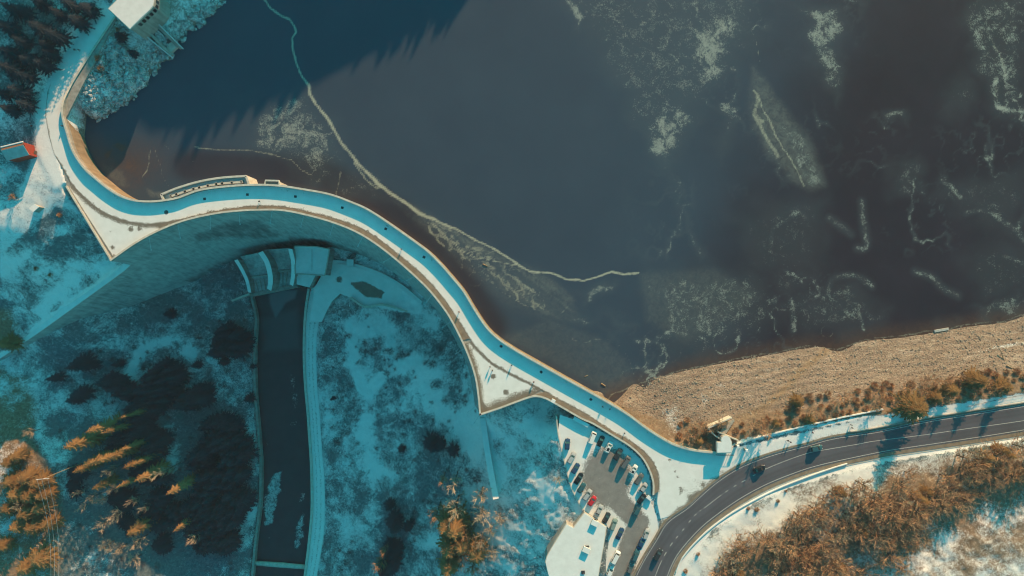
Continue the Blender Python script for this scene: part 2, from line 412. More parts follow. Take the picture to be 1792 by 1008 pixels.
SHORE = [(1066, 703), (1072, 693), (1100, 681), (1130, 671), (1190, 651), (1260, 637), (1300, 629.6), (1350, 621), (1420, 608), (1440, 610), (1465, 614), (1500, 602), (1540, 594),
         (1600, 588), (1650, 579), (1700, 571), (1750, 566), (1792, 554), (1900, 530), (2100, 500)]
BANK = [(560, -170), (430, -40), (397, 0), (377, 22.6), (326, 60), (306, 84), (289, 100), (271, 123), (259, 143), (241, 171), (211, 186), (186, 203), (171, 211), (156, 206), (141, 176)]
RTOP = [(1123, 984), (1148, 943), (1167, 913), (1202, 888), (1225, 867), (1257, 840), (1296, 816), (1338.7, 799), (1378.4, 787), (1414, 778), (1457.8, 766), (1537, 754), (1616, 737.5), (1690, 725.5), (1792, 709), (1950, 684)]
RBOT = [(1168, 1016), (1178, 990), (1192, 966), (1220.7, 933), (1247.8, 909), (1293, 877), (1338, 852), (1383.5, 833), (1428.8, 818), (1500, 802), (1561.7, 790), (1636, 779), (1716, 767), (1792, 755), (1950, 730)]
RTOP = [(1090, 1060), (1108, 1016)] + RTOP; RBOT = [(1152, 1060)] + RBOT
RTOP = smooth_line(RTOP, 8); RBOT = smooth_line(RBOT, 8)
PARK = [(980, 726), (1010, 736), (1036, 746), (1072, 767), (1098, 784), (1118, 802), (1130, 820), (1138, 844), (1139, 880), (1150, 905), (1152, 930), (1130, 965), (1110, 1000), (1095, 1040), (1060, 1040), (1060, 985), (1068, 930),
        (1062, 920), (1022, 893), (1012, 880), (998, 850), (985, 800), (976, 760)]
CHL = [(437, 511), (441, 530), (446.7, 558), (444, 600), (443.8, 643), (445, 690), (447.7, 720), (451, 760), (454, 798), (455, 814), (453.6, 880), (449, 920), (445.5, 947.5), (440, 1008), (434, 1070)]
CHR = [(541, 505), (537, 530), (534, 560), (532.5, 600), (533, 643), (536, 690), (539, 720.5), (542, 765), (544.4, 798), (546, 840), (546, 894), (541, 950), (534, 1008), (527, 1070)]
PTR = [(600, 509), (583, 522), (566.6, 545), (556, 580), (554.7, 643), (557, 690), (560, 720.5), (565, 798), (568.8, 840), (568.8, 920), (563, 965), (555.4, 1008), (547, 1070)]
CHL, CHR, PTR = smooth_line(CHL, 10), smooth_line(CHR, 10), smooth_line(PTR, 10)
CHZ = -58.0

# ------------------------------------------------------------------ terrain heights
LAND = """110 340 -1;60 300 -.4;20 250 -.6;50 380 -1.6;0 370 -.9;100 385 -3.4;20 330 -.8;0 180 3;60 180 .5;100 110 .3;0 60 12;60 20 9;150 40 .3;-60 120 10;0 410 -2.6;60 418 -4;150 430 -7.5;185 465 -10.5;222 478 -13.3;
112 538 -20;58 578 -25;-8 622 -31;-60 655 -35;0 500 -18;60 500 -15;120 490 -14;-60 450 -16;
10 636 -33;80 592 -31;150 560 -33;191 540 -39;251 521 -46;301 504 -50;351 487 -54;414 468 -56;350 560 -54;430 520 -57;300 600 -50;200 620 -42;100 650 -36;30 650 -32;0 700 -31;60 740 -34;
100 800 -31;150 760 -36;200 720 -40;200 850 -41;300 720 -52;420 700 -57;430 620 -57;420 850 -57.5;430 1000 -58;300 900 -53;250 980 -48;150 900 -38;100 960 -34;0 850 -30;0 960 -30;50 1000 -31;-60 800 -28;-60 950 -28;
560 540 -57;560 620 -57.2;565 700 -57.4;570 900 -57.8;556 1000 -58;590 480 -55;640 490 -54;700 520 -51;735 545 -47;620 600 -53;640 700 -51;700 620 -46;760 640 -38;800 680 -32;815 720 -27;700 760 -46;780 780 -34;
830 800 -24;650 900 -51;720 900 -43;780 900 -33;830 950 -24;650 1000 -52;750 1000 -40;850 1010 -20;650 560 -52;760 600 -42;800 620 -36;
856 760 -19;872 860 -16;900 760 -13;900 850 -12;960 730 -8;940 800 -6.5;958 860 -4;972 915 -4;925 900 -9;880 950 -15;990 905 -2.5;940 990 -9;975 760 -2.5;870 725 -14;920 710 -10;
1060 850 -.7;1100 950 -.7;1010 830 -.7;1040 990 -1.5;1090 1040 -.7;
1170 830 -.2;1200 860 0;1250 820 0;1300 790 0;1250 770 -.3;1170 900 -1;1150 960 -.5;1500 745 0;1700 710 0;1792 690 0;1500 790 0;1700 750 0;1400 800 0;
1220 960 .5;1300 900 .5;1300 950 .8;1400 850 .2;1400 900 1.0;1500 830 .4;1500 900 2;1600 830 .8;1600 870 2;1700 800 .8;1700 900 3.4;1790 960 6;1790 800 1;1300 1000 1.6;1220 1000 .8;1600 1000 6;1500 1000 4.5;1400 1000 3;1900 700 .5;1900 900 6"""
UPL = """1253 775 -1;1180 760 -4;1120 728 -6.5;1085 706 -8.2;1300 765 -.8;1340 752 -.6;1400 742 -.5;1500 722 -.5;1600 706 -.5;1700 692 -.5;1792 676 -.4;1300 720 -3.4;1400 700 -3;1500 685 -3;1600 672 -3;1700 655 -3;1792 640 -3;
1900 655 -.4;1250 700 -5;1400 650 -6.2;1550 635 -6;1700 612 -6;1792 600 -6;205 37 -.3;165 95 -.4;130 152 -.5;230 100 -4;200 140 -4.5;240 80 -3;280 60 -2.4;300 20 -2.5;340 20 -5;310 60 -6.5;250 130 -5;190 180 -5.2;150 180 -6.5;215 160 -4.8;170 195 -6.2;160 168 -5;280 100 -5.5;220 120 -3.6;350 -40 -3;280 -60 2;260 -20 -.5;
420 -100 -4;300 300 -14;600 300 -26;500 100 -24;900 600 -17;900 300 -30;1300 400 -26;1700 400 -20;1700 100 -25;1200 0 -30;700 -100 -26;1000 640 -12;1078 668 -12.5;1100 655 -12.5;1060 690 -11.5;1095 666 -11;1130 650 -12;1066 710 -8.6;1090 696 -8.4;1120 688 -8.2;200 260 -11;170 235 -10.2"""
def parse(s):
    return np.array([U(*map(float, q.split())) for q in s.replace('\n', '').split(';') if q.strip()])
LANDP = parse(LAND)
shore_pts = [U(p[0], p[1], LAKE_Z) for p in SHORE] + [U(p[0], p[1], LAKE_Z) for p in BANK]
UPP = np.vstack([parse(UPL), np.array(shore_pts)])
wat = [U(p[0] - 6, p[1] - 26, LAKE_Z - 2.2) for p in SHORE[2:]] + [U(p[0] + 22, p[1] + 16, LAKE_Z - 3) for p in BANK[:-3]]
UPP = np.vstack([UPP, np.array(wat)])
class RBF:
    def __init__(s, P, c):
        s.P, s.c = P, c
        d = np.hypot(P[:, None, 0] - P[None, :, 0], P[:, None, 1] - P[None, :, 1])
        A = -np.sqrt(d * d + c * c); n = len(P)
        B = np.zeros((n + 1, n + 1)); B[:n, :n] = A - np.eye(n) * .6; B[:n, n] = 1; B[n, :n] = 1
        s.w = np.linalg.solve(B, np.append(P[:, 2], 0))
    def __call__(s, x, y):
        x = np.clip(x, -235, 235); y = np.clip(y, -140, 140); sh = x.shape; x = x.ravel(); y = y.ravel()
        out = np.full(x.shape, s.w[-1])
        for (px, py, _), w_ in zip(s.P, s.w[:-1]): out -= w_ * np.sqrt((x - px) ** 2 + (y - py) ** 2 + s.c ** 2)
        return out.reshape(sh)
NB = LAND.split('10 636')[0].count(';')
BANKP, VALP = LANDP[:NB], LANDP[NB:]
rA, rB, rC = RBF(VALP, 4.0), RBF(UPP, 3.0), RBF(BANKP, 3.0)
WT = [(-136.6, 14.8, -10.6), U(224, 467, -11.5), U(200, 486, -14.2), U(118, 545.4, -20), U(65, 583.5, -25), U(0, 627, -31), U(-60, 668, -36)]
BANKPOLY = [p[:2] for p in WT] + [(-420, -70), (-420, 300), (-60, 300)] + [U(*p)[:2] for p in [(200, 20), (130, 150), (100, 260), (116.8, 326.7), (195.9, 457.3)]]
def grow(a, n, s, g):
    out = [a]
    for k in range(n): s *= g; out.append(out[-1] + s)
    return out[1:]
STEP = .72
gx = np.arange(-232, 232.1, STEP); gy = np.arange(-136, 124.1, STEP)
ex = np.array(grow(0, 22, STEP, 1.28))
gx = np.concatenate([(gx[0] - ex)[::-1], gx, gx[-1] + ex]); gy = np.concatenate([(gy[0] - ex)[::-1], gy, gy[-1] + ex])
GX, GY = np.meshgrid(gx, gy)
upm = [U(*p)[:2] for p in UPS]
mid = offset(upm, -4.2)                       # inside the dam body (left of the line is the water side)
rb = [(232 - 40, -20)]
UPOLY = [U(*p)[:2] for p in [(420, -900), (300, -200), (250, -60)]] + upm[:24] + mid[24:-14] + upm[-14:] + [U(*p)[:2] for p in [(1275, 783), (1330, 768), (1500, 735), (1600, 716), (1792, 690), (2700, 560), (2700, -900)]]
nearn = int(np.argmin([abs(p[0] - 240) + abs(p[1] - 350) for p in UPS]))
UPOLY = [U(*p)[:2] for p in [(420, -900), (300, -200), (250, -60)]] + upm[:12] + mid[12:-12] + upm[-12:] + [U(*p)[:2] for p in [(1275, 783), (1330, 768), (1500, 735), (1600, 716), (1792, 690), (2700, 560), (2700, -900)]]
sU = sdf(GX, GY, UPOLY)
kU = sstep(-.8, .8, sU)
kC = sstep(-.9, .9, sdf(GX, GY, BANKPOLY) - 1.0)
Z = (rA(GX, GY) * (1 - kC) + rC(GX, GY) * kC) * (1 - kU) + rB(GX, GY) * kU
def ridge(X):
    return np.interp(X, [-400, -200, -130, -116, -109, -103, -98, -92, -86, -74, -60, -45, -26, -5, 21, 45, 90, 160, 260, 420, 700], [110, 104, 98, 90, 76, 68, 61, 56.6, 60, 54.8, 57.5, 57, 54.5, 51, 45.5, 38, 20, -4, -14, -16, 20])
hill = (ridge(GX + (GY - 250) * -.386) + 90) * np.exp(-((GY - 250) / 62) ** 2 * np.where(GY < 250, 1, .12)) - 90
west = np.clip((-GX - 236) * .35, 0, 60) + np.clip((GX - 250) * .2, 0, 50) * (GY < 40)
PXX, PYY = PX(GX, GY, Z)
bk_line = smooth_line([U(*p, LAKE_Z)[:2] for p in BANK], 3); rd_line = [U(*p)[:2] for p in [(300, -170), (240, -60), (218, 5), (201, 33), (165, 87), (140, 126), (125.6, 151), (118, 172)]]
bkS = sdf(GX + (fbm(GX / 6, GY / 6, 91) - .5) * 5, GY + (fbm(GX / 6, GY / 6, 92) - .5) * 5, bk_line + rd_line[::-1]); d1 = seg_dist(GX, GY, bk_line); d2 = seg_dist(GX, GY, rd_line)
bkS = np.where(d1 < d2, bkS, np.maximum(bkS, sdf(GX, GY, bk_line + rd_line[::-1])))
zb = np.where(bkS > 0, LAKE_Z + .1 + 8.6 * np.clip(1.6 * d1 / (1.6 * d1 + d2 + .01), 0, 1) ** .75, LAKE_Z - .3 - .5 * np.maximum(-bkS, 0))
Z = np.where((sU > 0) & (GX < -70) & (GY > 20), np.maximum(zb, -26), Z)
rough = (fbm(GX / 5, GY / 5, 11) - .5) * 1.3 + (fbm(GX / 1.6, GY / 1.6, 5, 3) - .5) * .95
parkS = sdf(GX, GY, [U(*p, -.7)[:2] for p in PARK])
road_poly = [U(*p)[:2] for p in RTOP] + [U(*p)[:2] for p in RBOT[::-1]]
roadS = sdf(GX, GY, road_poly)
flat_poly = [U(*p)[:2] for p in [(1152, 790), (1200, 788), (1255, 790), (1300, 780), (1500, 735), (1800, 685), (1960, 660), (1960, 760), (1792, 770), (1500, 818), (1340, 868), (1250, 925), (1200, 985), (1168, 1040), (1120, 1040), (1150, 930), (1150, 860)]]
flatS = sdf(GX, GY, flat_poly)
plazaS = sdf(GX, GY, [U(*p)[:2] for p in [(180, 0), (205, 25), (118, 160), (118, 240), (130, 300), (122, 326), (95, 330), (60, 262), (60, 190), (100, 110)]])
damdeck = sdf(GX, GY, [U(*p)[:2] for p in UPS[10:-6]] + [U(*p)[:2] for p in DRIGHT[::-1]] + [U(*p)[:2] for p in DARC[::-1]] + [U(*p)[:2] for p in DLEFT[::-1]] + [U(*p)[:2] for p in [(104, 285), (100, 265), (90, 201), (103, 150), (136, 90), (185, 28)]])
softbank = .75 * sstep(-8, 8, sdf(PXX, PYY, [(-60, 280), (60, 250), (130, 330), (150, 380), (60, 425), (-60, 425)]))
vergesoft = .7 * sstep(-6, 4, sdf(PXX, PYY, [(1160, 1040), (1190, 985), (1230, 940), (1300, 890), (1400, 845), (1500, 818), (1640, 795), (1800, 770), (1800, 800), (1500, 850), (1400, 890), (1300, 945), (1250, 1000), (1230, 1040)]))
calm = np.maximum.reduce([softbank, vergesoft, sstep(-3, 1, parkS), sstep(-2, 1, flatS), sstep(-3, 1, plazaS)])
chan = [U(p[0] + 3, p[1], CHZ)[:2] for p in CHL] + [U(p[0], p[1], CHZ)[:2] for p in PTR[::-1]]
chanS = sdf(GX, GY, chan)
apron = [U(*p, -56)[:2] for p in [(410, 470), (420, 452), (515, 425), (585, 440), (600, 500), (560, 540), (437, 530), (415, 500)]]
calm = np.maximum(calm, sstep(-2, 1, chanS))
rocky = np.clip(sdf(PXX, PYY, [(130, 145), (200, 60), (235, 100), (310, 40), (420, -40), (410, 0), (290, 110), (240, 180), (170, 216), (135, 190)]) / 10, 0, 1)
crv = np.abs(fbm(GX / 4, GY / 4, 93, 4) - .5) * 2
Z = Z + rocky * (kU > .5) * (sstep(0, .35, crv) * 1.3 - .9 + (fbm(GX / 1.3, GY / 1.3, 95, 3) - .5) * 1.1) + rough * (1 - calm) * np.where(kU > .5, .12 + .25 * rocky, .9)
bch = sstep(0, 2, sU) * (GX > 30) * (Z > LAKE_Z + .3)
Z = Z + bch * .20 * np.sin(2 * np.pi * (Z / .85 + 1.6 * fbm(GX / 9, GY / 9, 111))) * fbm(GX / 14, GY / 14, 113)
Z = np.where(flatS > -1, Z * (1 - sstep(-1, 1.5, flatS)) + -.12 * sstep(-1, 1.5, flatS), Z)
Z = np.where(plazaS > -2, Z * (1 - sstep(-2, 1, plazaS)) + -.04 * sstep(-2, 1, plazaS), Z)
Z = np.where(parkS > -1, Z * (1 - sstep(-1, .5, parkS)) + -.7 * sstep(-1, .5, parkS), Z)
wl = [U(*p, CHZ)[:2] for p in CHL]; wr = [U(*p, CHZ)[:2] for p in CHR]
riv = sdf(GX, GY, wl + wr[::-1])
Z = np.where(chanS > -1, np.minimum(Z, CHZ - .15) * sstep(-1.5, 0, chanS) + Z * (1 - sstep(-1.5, 0, chanS)), Z)
Z = np.where(riv > -.4, -63.5, Z)
Z = np.where(sdf(GX, GY, [U(*p, -54)[:2] for p in [(414, 452), (455, 425), (515, 418), (572, 432), (566, 486), (545, 500), (520, 512), (441, 522), (428, 488)]]) > 0, -62, Z)
Z = np.where(damdeck > 0.4, np.minimum(Z, -1.2), Z)
Z = np.where(damdeck > 1.5, np.minimum(Z, -12), Z)
Z = np.maximum(Z, hill) + west * .9
PXX, PYY = PX(GX, GY, Z)
def hz(x, y):
    i = np.clip(np.searchsorted(gx, x) - 1, 0, len(gx) - 2); j = np.clip(np.searchsorted(gy, y) - 1, 0, len(gy) - 2)
    fx = (x - gx[i]) / (gx[i + 1] - gx[i]); fy = (y - gy[j]) / (gy[j + 1] - gy[j])
    return float((Z[j, i] * (1 - fx) + Z[j, i + 1] * fx) * (1 - fy) + (Z[j + 1, i] * (1 - fx) + Z[j + 1, i + 1] * fx) * fy)
def ground(px, py, lift=0.0):
    """the point of the ground (or lift above it) that the photo shows at this pixel"""
    z = -20.0 if not (px > 980 and py > 600) else 0.0
    for _ in range(25):
        x, y, _z = U(px, py, z + lift); z = .5 * z + .5 * hz(x, y)
    return x, y, hz(x, y)

# ---- what lies on the ground
def soft(px, py, r, k=1.0): return np.exp(-((PXX - px) ** 2 + (PYY - py) ** 2) / (r * r)) * k
def softline(pts, w, k=1.0): return np.exp(-(seg_dist(PXX, PYY, pts) / w) ** 2) * k
big = fbm(GX / 26, GY / 26, 21); med = fbm(GX / 8, GY / 8, 31)
snow = .455 + (big - .5) * .8 + (med - .5) * .8 + (fbm(GX / 3, GY / 3, 37) - .5) * .5 + .12 * sstep(560, 640, PXX) * (PYY > 540)
brown = np.clip(.15 + (big - .5) * .5, 0, 1)
rock = np.zeros_like(snow)
for pts, w_, k in [([(640, 579), (671, 566), (696, 610), (722, 625), (748, 651), (722, 684), (761, 700), (787, 736), (812, 754), (825, 790)], 20, .42),
                   ([(611, 566), (618, 610), (624, 645), (630, 674), (645, 690), (671, 656), (704, 648)], 9, .5), ([(640, 731), (632, 765)], 7, .5), ([(645, 731), (650, 800), (655, 900), (660, 960)], 14, .3),
                   ([(226, 651), (248, 611), (276, 600), (314, 595), (339, 621)], 10, .45), ([(180, 570), (190, 590), (260, 580)], 18, .25), ([(300, 720), (300, 790), (290, 850)], 16, .35), ([(430, 760), (437, 900), (420, 960)], 12, .35),
                   ([(0, 470), (60, 440), (110, 400)], 12, .3), ([(235, 462), (140, 520), (60, 580)], 7, .8), ([(130, 490), (70, 545)], 14, .4), ([(848, 740), (860, 800), (868, 850)], 7, .6),
                   ([(925, 800), (945, 840), (960, 875)], 10, .28), ([(20, 650), (60, 700), (70, 800), (110, 860)], 10, .3)]:
    snow = snow + softline(pts, w_, k)
for px, py, r, k in [(700, 540, 30, -.4), (800, 690, 25, -.25), (760, 775, 28, -.5), (690, 900, 40, -.3), (680, 960, 40, -.35), (340, 560, 40, -.15), (270, 530, 40, -.35), (420, 600, 40, -.4), (560, 700, 9, .3), (800, 590, 30, -.3), (620, 720, 20, -.25), (700, 690, 14, -.35)]:
    snow = snow + soft(px, py, r, k)
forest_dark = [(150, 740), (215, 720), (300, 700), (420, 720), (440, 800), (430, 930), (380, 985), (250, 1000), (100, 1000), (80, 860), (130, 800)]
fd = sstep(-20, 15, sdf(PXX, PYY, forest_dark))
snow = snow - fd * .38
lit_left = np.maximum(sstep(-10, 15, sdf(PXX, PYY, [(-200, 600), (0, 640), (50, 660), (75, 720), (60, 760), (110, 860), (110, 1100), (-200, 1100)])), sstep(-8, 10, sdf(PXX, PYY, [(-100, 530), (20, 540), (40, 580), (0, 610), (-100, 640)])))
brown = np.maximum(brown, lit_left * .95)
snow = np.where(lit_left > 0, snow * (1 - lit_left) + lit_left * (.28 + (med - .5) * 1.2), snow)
# the left bank above the wing wall, the plaza
snow = np.maximum(snow, sstep(-4, 3, plazaS) * 1.1)
snow = np.maximum(snow, sstep(-6, 4, sdf(PXX, PYY, [(60, 255), (122, 327), (150, 380), (100, 360), (30, 420), (-20, 470), (-40, 350), (30, 350)])) * .80)
snow = np.maximum(snow, sstep(-6, 10, sdf(PXX, PYY, [(-40, 300), (0, 200), (60, 170), (110, 110), (180, 20), (200, -40), (150, -40), (60, 120), (-60, 220)])) * .72)
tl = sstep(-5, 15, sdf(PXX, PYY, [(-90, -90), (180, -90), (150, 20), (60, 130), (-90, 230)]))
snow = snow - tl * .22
# right side: car park, junction, verges, hill, beach
in_park = sstep(-1, 1, parkS)
lot = np.clip(np.maximum(1.15 - np.hypot((PXX - 1062) / 52, (PYY - 838) / 62), np.maximum(1.2 - seg_dist(PXX, PYY, [(1075, 870), (1118, 915), (1100, 960), (1085, 1030)]) / 22, 0)), 0, 1)
snow = np.where(in_park > .5, 1.0 - sstep(0.05, .75, lot) * .80, snow)
brown = np.where(in_park > .5, .30, brown)
jn = sstep(-1, 1.5, flatS) * (1 - in_park)
edge_r = np.clip(-roadS / 4.0, 0, 1)
snow = np.where(jn > .5, .74 + .34 * edge_r - soft(1225, 850, 30, .3) - soft(1150, 930, 30, .55) - soft(1200, 905, 18, .35), snow)
brown = np.where(jn > .5, .6, brown)
sh = (GX > 30) & (kU < .5) & (flatS < .5) & (GY < 10)
south = sstep(0, 6, sdf(PXX, PYY, [(1170, 1010), (1230, 945), (1300, 895), (1400, 848), (1500, 822), (1640, 798), (1800, 775), (2200, 720), (2200, 1300), (1100, 1300)]))
snow = np.where(south > 0, south * (.56 + .17 * sstep(26, 8, -roadS) + (big - .5) * .9 + (med - .5) * .8) + (1 - south) * snow, snow)
brown = np.maximum(brown, south * .9)
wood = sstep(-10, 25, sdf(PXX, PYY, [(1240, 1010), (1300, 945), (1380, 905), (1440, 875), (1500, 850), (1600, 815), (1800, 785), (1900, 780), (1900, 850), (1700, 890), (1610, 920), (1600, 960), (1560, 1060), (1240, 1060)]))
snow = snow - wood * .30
beach = sstep(-.5, .5, sU) * (GX > 0)
shrub_top = seg_dist(PXX, PYY, [(1180, 745), (1260, 745), (1340, 730), (1450, 715), (1560, 695), (1680, 672), (1792, 655), (2200, 590)])
above = PYY < np.interp(PXX, [1060, 1180, 1260, 1340, 1450, 1560, 1680, 1792, 2200], [700, 742, 738, 722, 708, 690, 665, 648, 580])
path_b = softline([(1447, 612), (1400, 650), (1365, 690), (1335, 715), (1290, 732)], 7)
bsnow = .0 + (med - .5) * .25 + soft(1170, 720, 16, .45) + soft(1230, 700, 13, .45) + soft(1180, 745, 18, .4) + softline([(1700, 617), (1760, 605), (1800, 600)], 4, .5) + softline([(1240, 678), (1370, 652)], 3, .3)
snow = np.where(beach > .5, bsnow, snow); brown = np.where(beach > .5, 1.0, brown)
rock = np.where((beach > .5), np.where(above, 1.0, .25), rock) * (1 - .9 * path_b * (beach > .5))
verge = (beach > .5) & (PYY > np.interp(PXX, [1260, 1300, 1400, 1500, 1600, 1700, 1800, 2200], [790, 768, 748, 729, 722, 702, 686, 620]))
snow = np.where(verge, .85, snow)
rockbank = sstep(-.5, .5, sU) * (GX < 0)
snow = np.where(rockbank > .5, .48 + .25 * sstep(.05, .4, crv) + (med - .5) * .5, snow); rock = np.where(rockbank > .5, .7, rock); brown = np.where(rockbank > .5, .3, brown)
snow = np.where(Z < LAKE_Z + .35, np.minimum(snow, .0) * (GX > -60) + (GX <= -60) * snow * .5, snow) if False else snow
wet = (sU > 0) & (Z < LAKE_Z + .5)
snow = np.where(wet, -.5, snow)
# platform at the toe and apron: swept concrete with thin snow
plat = sstep(-4, 4, sdf(PXX, PYY, [(548, 500), (578, 455), (612, 460), (660, 476), (702, 500), (742, 535), (735, 552), (690, 545), (640, 535), (600, 512), (560, 560), (536, 560)]))
snow = np.maximum(snow, plat * .98); 
snow = snow - sstep(-2, 4, sdf(PXX, PYY, [(612, 495), (635, 492), (673, 510), (668, 522), (640, 520)])) * 1.3 - soft(592, 489, 5, 1.3)
snow = snow + softline([(612, 512), (640, 524), (668, 528), (682, 508)], 3, .3)
snow = np.maximum(snow, sstep(-1, .5, chanS) * np.where(riv < -.2, .78, 0))
far = np.maximum(np.maximum(np.abs(GX) - 232, 0), np.maximum(np.abs(GY + 6) - 130, 0)) > 30
brown = np.clip(brown, 0, 1)
ny, nx = GX.shape
idx = np.arange(nx * ny).reshape(ny, nx)
quads = np.stack([idx[:-1, :-1], idx[:-1, 1:], idx[1:, 1:], idx[1:, :-1]], -1).reshape(-1, 4)
def fast_mesh(name, V, Q, mat, attrs, smooth=True):
    me = bpy.data.meshes.new(name); k = Q.shape[1]
    me.vertices.add(len(V)); me.vertices.foreach_set('co', V.astype(np.float32).ravel())
    me.loops.add(Q.size); me.loops.foreach_set('vertex_index', Q.astype(np.int32).ravel())
    me.polygons.add(len(Q)); me.polygons.foreach_set('loop_start', np.arange(0, Q.size, k, dtype=np.int32))
    me.polygons.foreach_set('loop_total', np.full(len(Q), k, np.int32)); me.polygons.foreach_set('use_smooth', np.ones(len(Q), bool))
    me.update(); me.validate(); me.materials.append(mat)
    for n_, a in attrs.items():
        at = me.attributes.new(n_, 'FLOAT', 'POINT'); at.data.foreach_set('value', np.asarray(a, np.float32).ravel())
    o = bpy.data.objects.new(name, me); C.objects.link(o); return o
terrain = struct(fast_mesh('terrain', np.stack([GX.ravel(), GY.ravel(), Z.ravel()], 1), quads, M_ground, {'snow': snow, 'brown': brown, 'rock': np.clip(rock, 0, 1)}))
# ------------------------------------------------------------------ lake
LX = np.concatenate([-np.array(grow(232, 16, .6, 1.4))[::-1], np.arange(-232, 232.1, .6), np.array(grow(232, 16, .6, 1.4))])
LY = np.concatenate([np.arange(-46, 112.1, .6), np.array(grow(112, 16, .6, 1.4))])
lx, ly = np.meshgrid(LX, LY); lpx, lpy = PX(lx, ly, LAKE_Z)
wob = (fbm(lx / 7, ly / 7, 41) - .5) * 14; wob2 = (fbm(lx / 7, ly / 7, 47) - .5) * 14; bw1 = (fbm(lx / 9, ly / 9, 83, 5) - .5) * 60; bw2 = (fbm(lx / 9, ly / 9, 89, 5) - .5) * 60
qx, qy = lpx + wob * .55, lpy + wob2 * .55
def ln(pts, w_, k=1.0, wobble=True):
    d = seg_dist(qx if wobble else lpx, qy if wobble else lpy, pts); return k * np.clip(1.25 - d / w_ * .75, 0, 1)
line = np.zeros_like(lx); frost = np.zeros_like(lx); film = np.zeros_like(lx)
def addl(*a, **k):
    global line; line = np.maximum(line, ln(*a, **k))
def reg(poly, k, soft_=12):
    global frost; soft_ = soft_ * 1.9 + 4; k = k * 1.12; frost = np.maximum(frost, k * sstep(-soft_, soft_, sdf(lpx + bw1, lpy + bw2, poly)))
ridge_line = [(465, 0), (475, 17), (492, 27), (506, 32), (516, 47), (518, 56), (510, 66), (511, 85), (517, 110), (526, 130), (541, 150), (543, 167), (553, 184), (568, 200), (580, 218), (592, 237), (600, 252), (612, 268), (625, 285), (640, 300), (660, 320), (680, 335), (705, 350)]
addl(ridge_line, 2.5, 1.05); addl([(640, 300), (660, 320), (680, 335), (705, 350), (735, 372), (760, 383)], 3.3, 1.1); addl(ridge_line[10:], 9, .45); addl([(640, 300), (705, 350), (760, 385), (800, 412)], 8, .45)
addl([(465, 0), (440, -60), (460, -140)], 4)
addl([(760, 383), (790, 400), (825, 415), (860, 432), (890, 452), (910, 465), (930, 473), (960, 479), (990, 487), (1020, 491), (1045, 485), (1070, 475), (1090, 479), (1118, 478)], 2.3, 1.05)
addl([(620, 285), (640, 315), (660, 330), (675, 328)], 2.2, .8)
addl([(757, 390), (780, 415), (805, 436), (830, 449), (870, 458), (910, 466)], 1.6, .85)
addl([(840, 452), (838, 470), (855, 490), (880, 512), (905, 528), (930, 536), (948, 536)], 2.0, .6); addl([(855, 470), (880, 485), (900, 505), (925, 525), (950, 533)], 1.6, .6)
addl([(905, 510), (925, 500), (940, 512), (953, 528), (952, 540)], 1.5, .65); addl([(952, 535), (960, 552), (985, 580), (1005, 595), (1025, 600), (1045, 594), (1065, 593), (1085, 607), (1100, 630), (1110, 655), (1122, 670)], 1.6, .55)
addl([(340, 256), (400, 264), (440, 263), (480, 268), (510, 280), (528, 297), (545, 306)], 2.2, .7); addl([(285, 250), (300, 268), (340, 280)], 1.6, .5); addl([(262, 262), (260, 285), (256, 300), (247, 312)], 1.6, .7)
addl([(268, 258), (277, 285), (285, 310), (295, 325)], 1.6, .6); addl([(596, 300), (592, 320), (588, 340)], 2.5, .6); addl([(1325, 70), (1328, 90), (1331, 108)], 1.2, .7)
for pts in ([(1350, 440), (1353, 405), (1372, 388), (1400, 372), (1412, 382)], [(1450, 382), (1475, 398), (1490, 412)], [(1508, 352), (1512, 390), (1518, 432), (1500, 436)], [(1462, 488), (1490, 482), (1512, 492), (1526, 502)],
            [(1455, 492), (1449, 512), (1458, 528), (1474, 540), (1490, 548), (1504, 540)], [(1650, 318), (1668, 330), (1682, 346)], [(1602, 475), (1628, 484), (1650, 505), (1678, 518)], [(1690, 372), (1718, 368), (1745, 380), (1775, 402), (1795, 425)],
            [(1700, 40), (1730, 60), (1745, 85)], [(1752, 0), (1778, 20), (1795, 24)], [(1795, 380), (1780, 400), (1792, 420)], [(1385, 525), (1390, 560), (1388, 580)], [(1505, 545), (1512, 575)], [(1755, 448), (1775, 455), (1790, 462)]):
    frost = np.maximum(frost, .72 * ln(smooth_line(pts, 3), 7)); addl(smooth_line(pts, 3), 2.6, .36)
for pts in ([(1728, 52), (1745, 85), (1757, 108), (1760, 135)], [(1743, 140), (1741, 165), (1746, 186), (1772, 194), (1795, 196)]): frost = np.maximum(frost, .85 * ln(pts, 9)); addl(pts, 3.5, .55)
for pts, w_, k in (([(1318, 160), (1330, 180), (1347, 215), (1372, 262), (1395, 300), (1408, 325)], 2.4, .8), ([(1320, 200), (1333, 225), (1350, 255), (1362, 275)], 5, .7), ([(1325, 170), (1322, 200), (1335, 212)], 5, .7)): addl(pts, w_, k)
for cx, cy, r in ((830, 490, 12), (1287, 590, 8), (1268, 614, 5), (1448, 579, 10)):
    line = np.maximum(line, .5 * np.clip(1.2 - np.abs(np.hypot(qx - cx, qy - cy) - r) / 3, 0, 1))
reg([(975, -20), (1325, -20), (1325, 60), (1280, 110), (1235, 170), (1200, 240), (1185, 300), (1150, 270), (1090, 180), (1040, 90)], .54)
reg([(975, -20), (1012, 0), (1032, 55), (1015, 65), (990, 30)], .80, 6); reg([(1195, 40), (1300, 10), (1322, 50), (1280, 95), (1240, 150), (1205, 120)], .80, 16); reg([(1120, 225), (1200, 180), (1210, 230), (1180, 300), (1150, 270)], .76, 10)
reg([(1172, 295), (1188, 320), (1205, 390), (1245, 455), (1235, 460), (1195, 400)], .66, 5); reg([(1395, 15), (1450, 15), (1484, 45), (1470, 110), (1462, 185), (1446, 150), (1405, 70)], .80, 9)
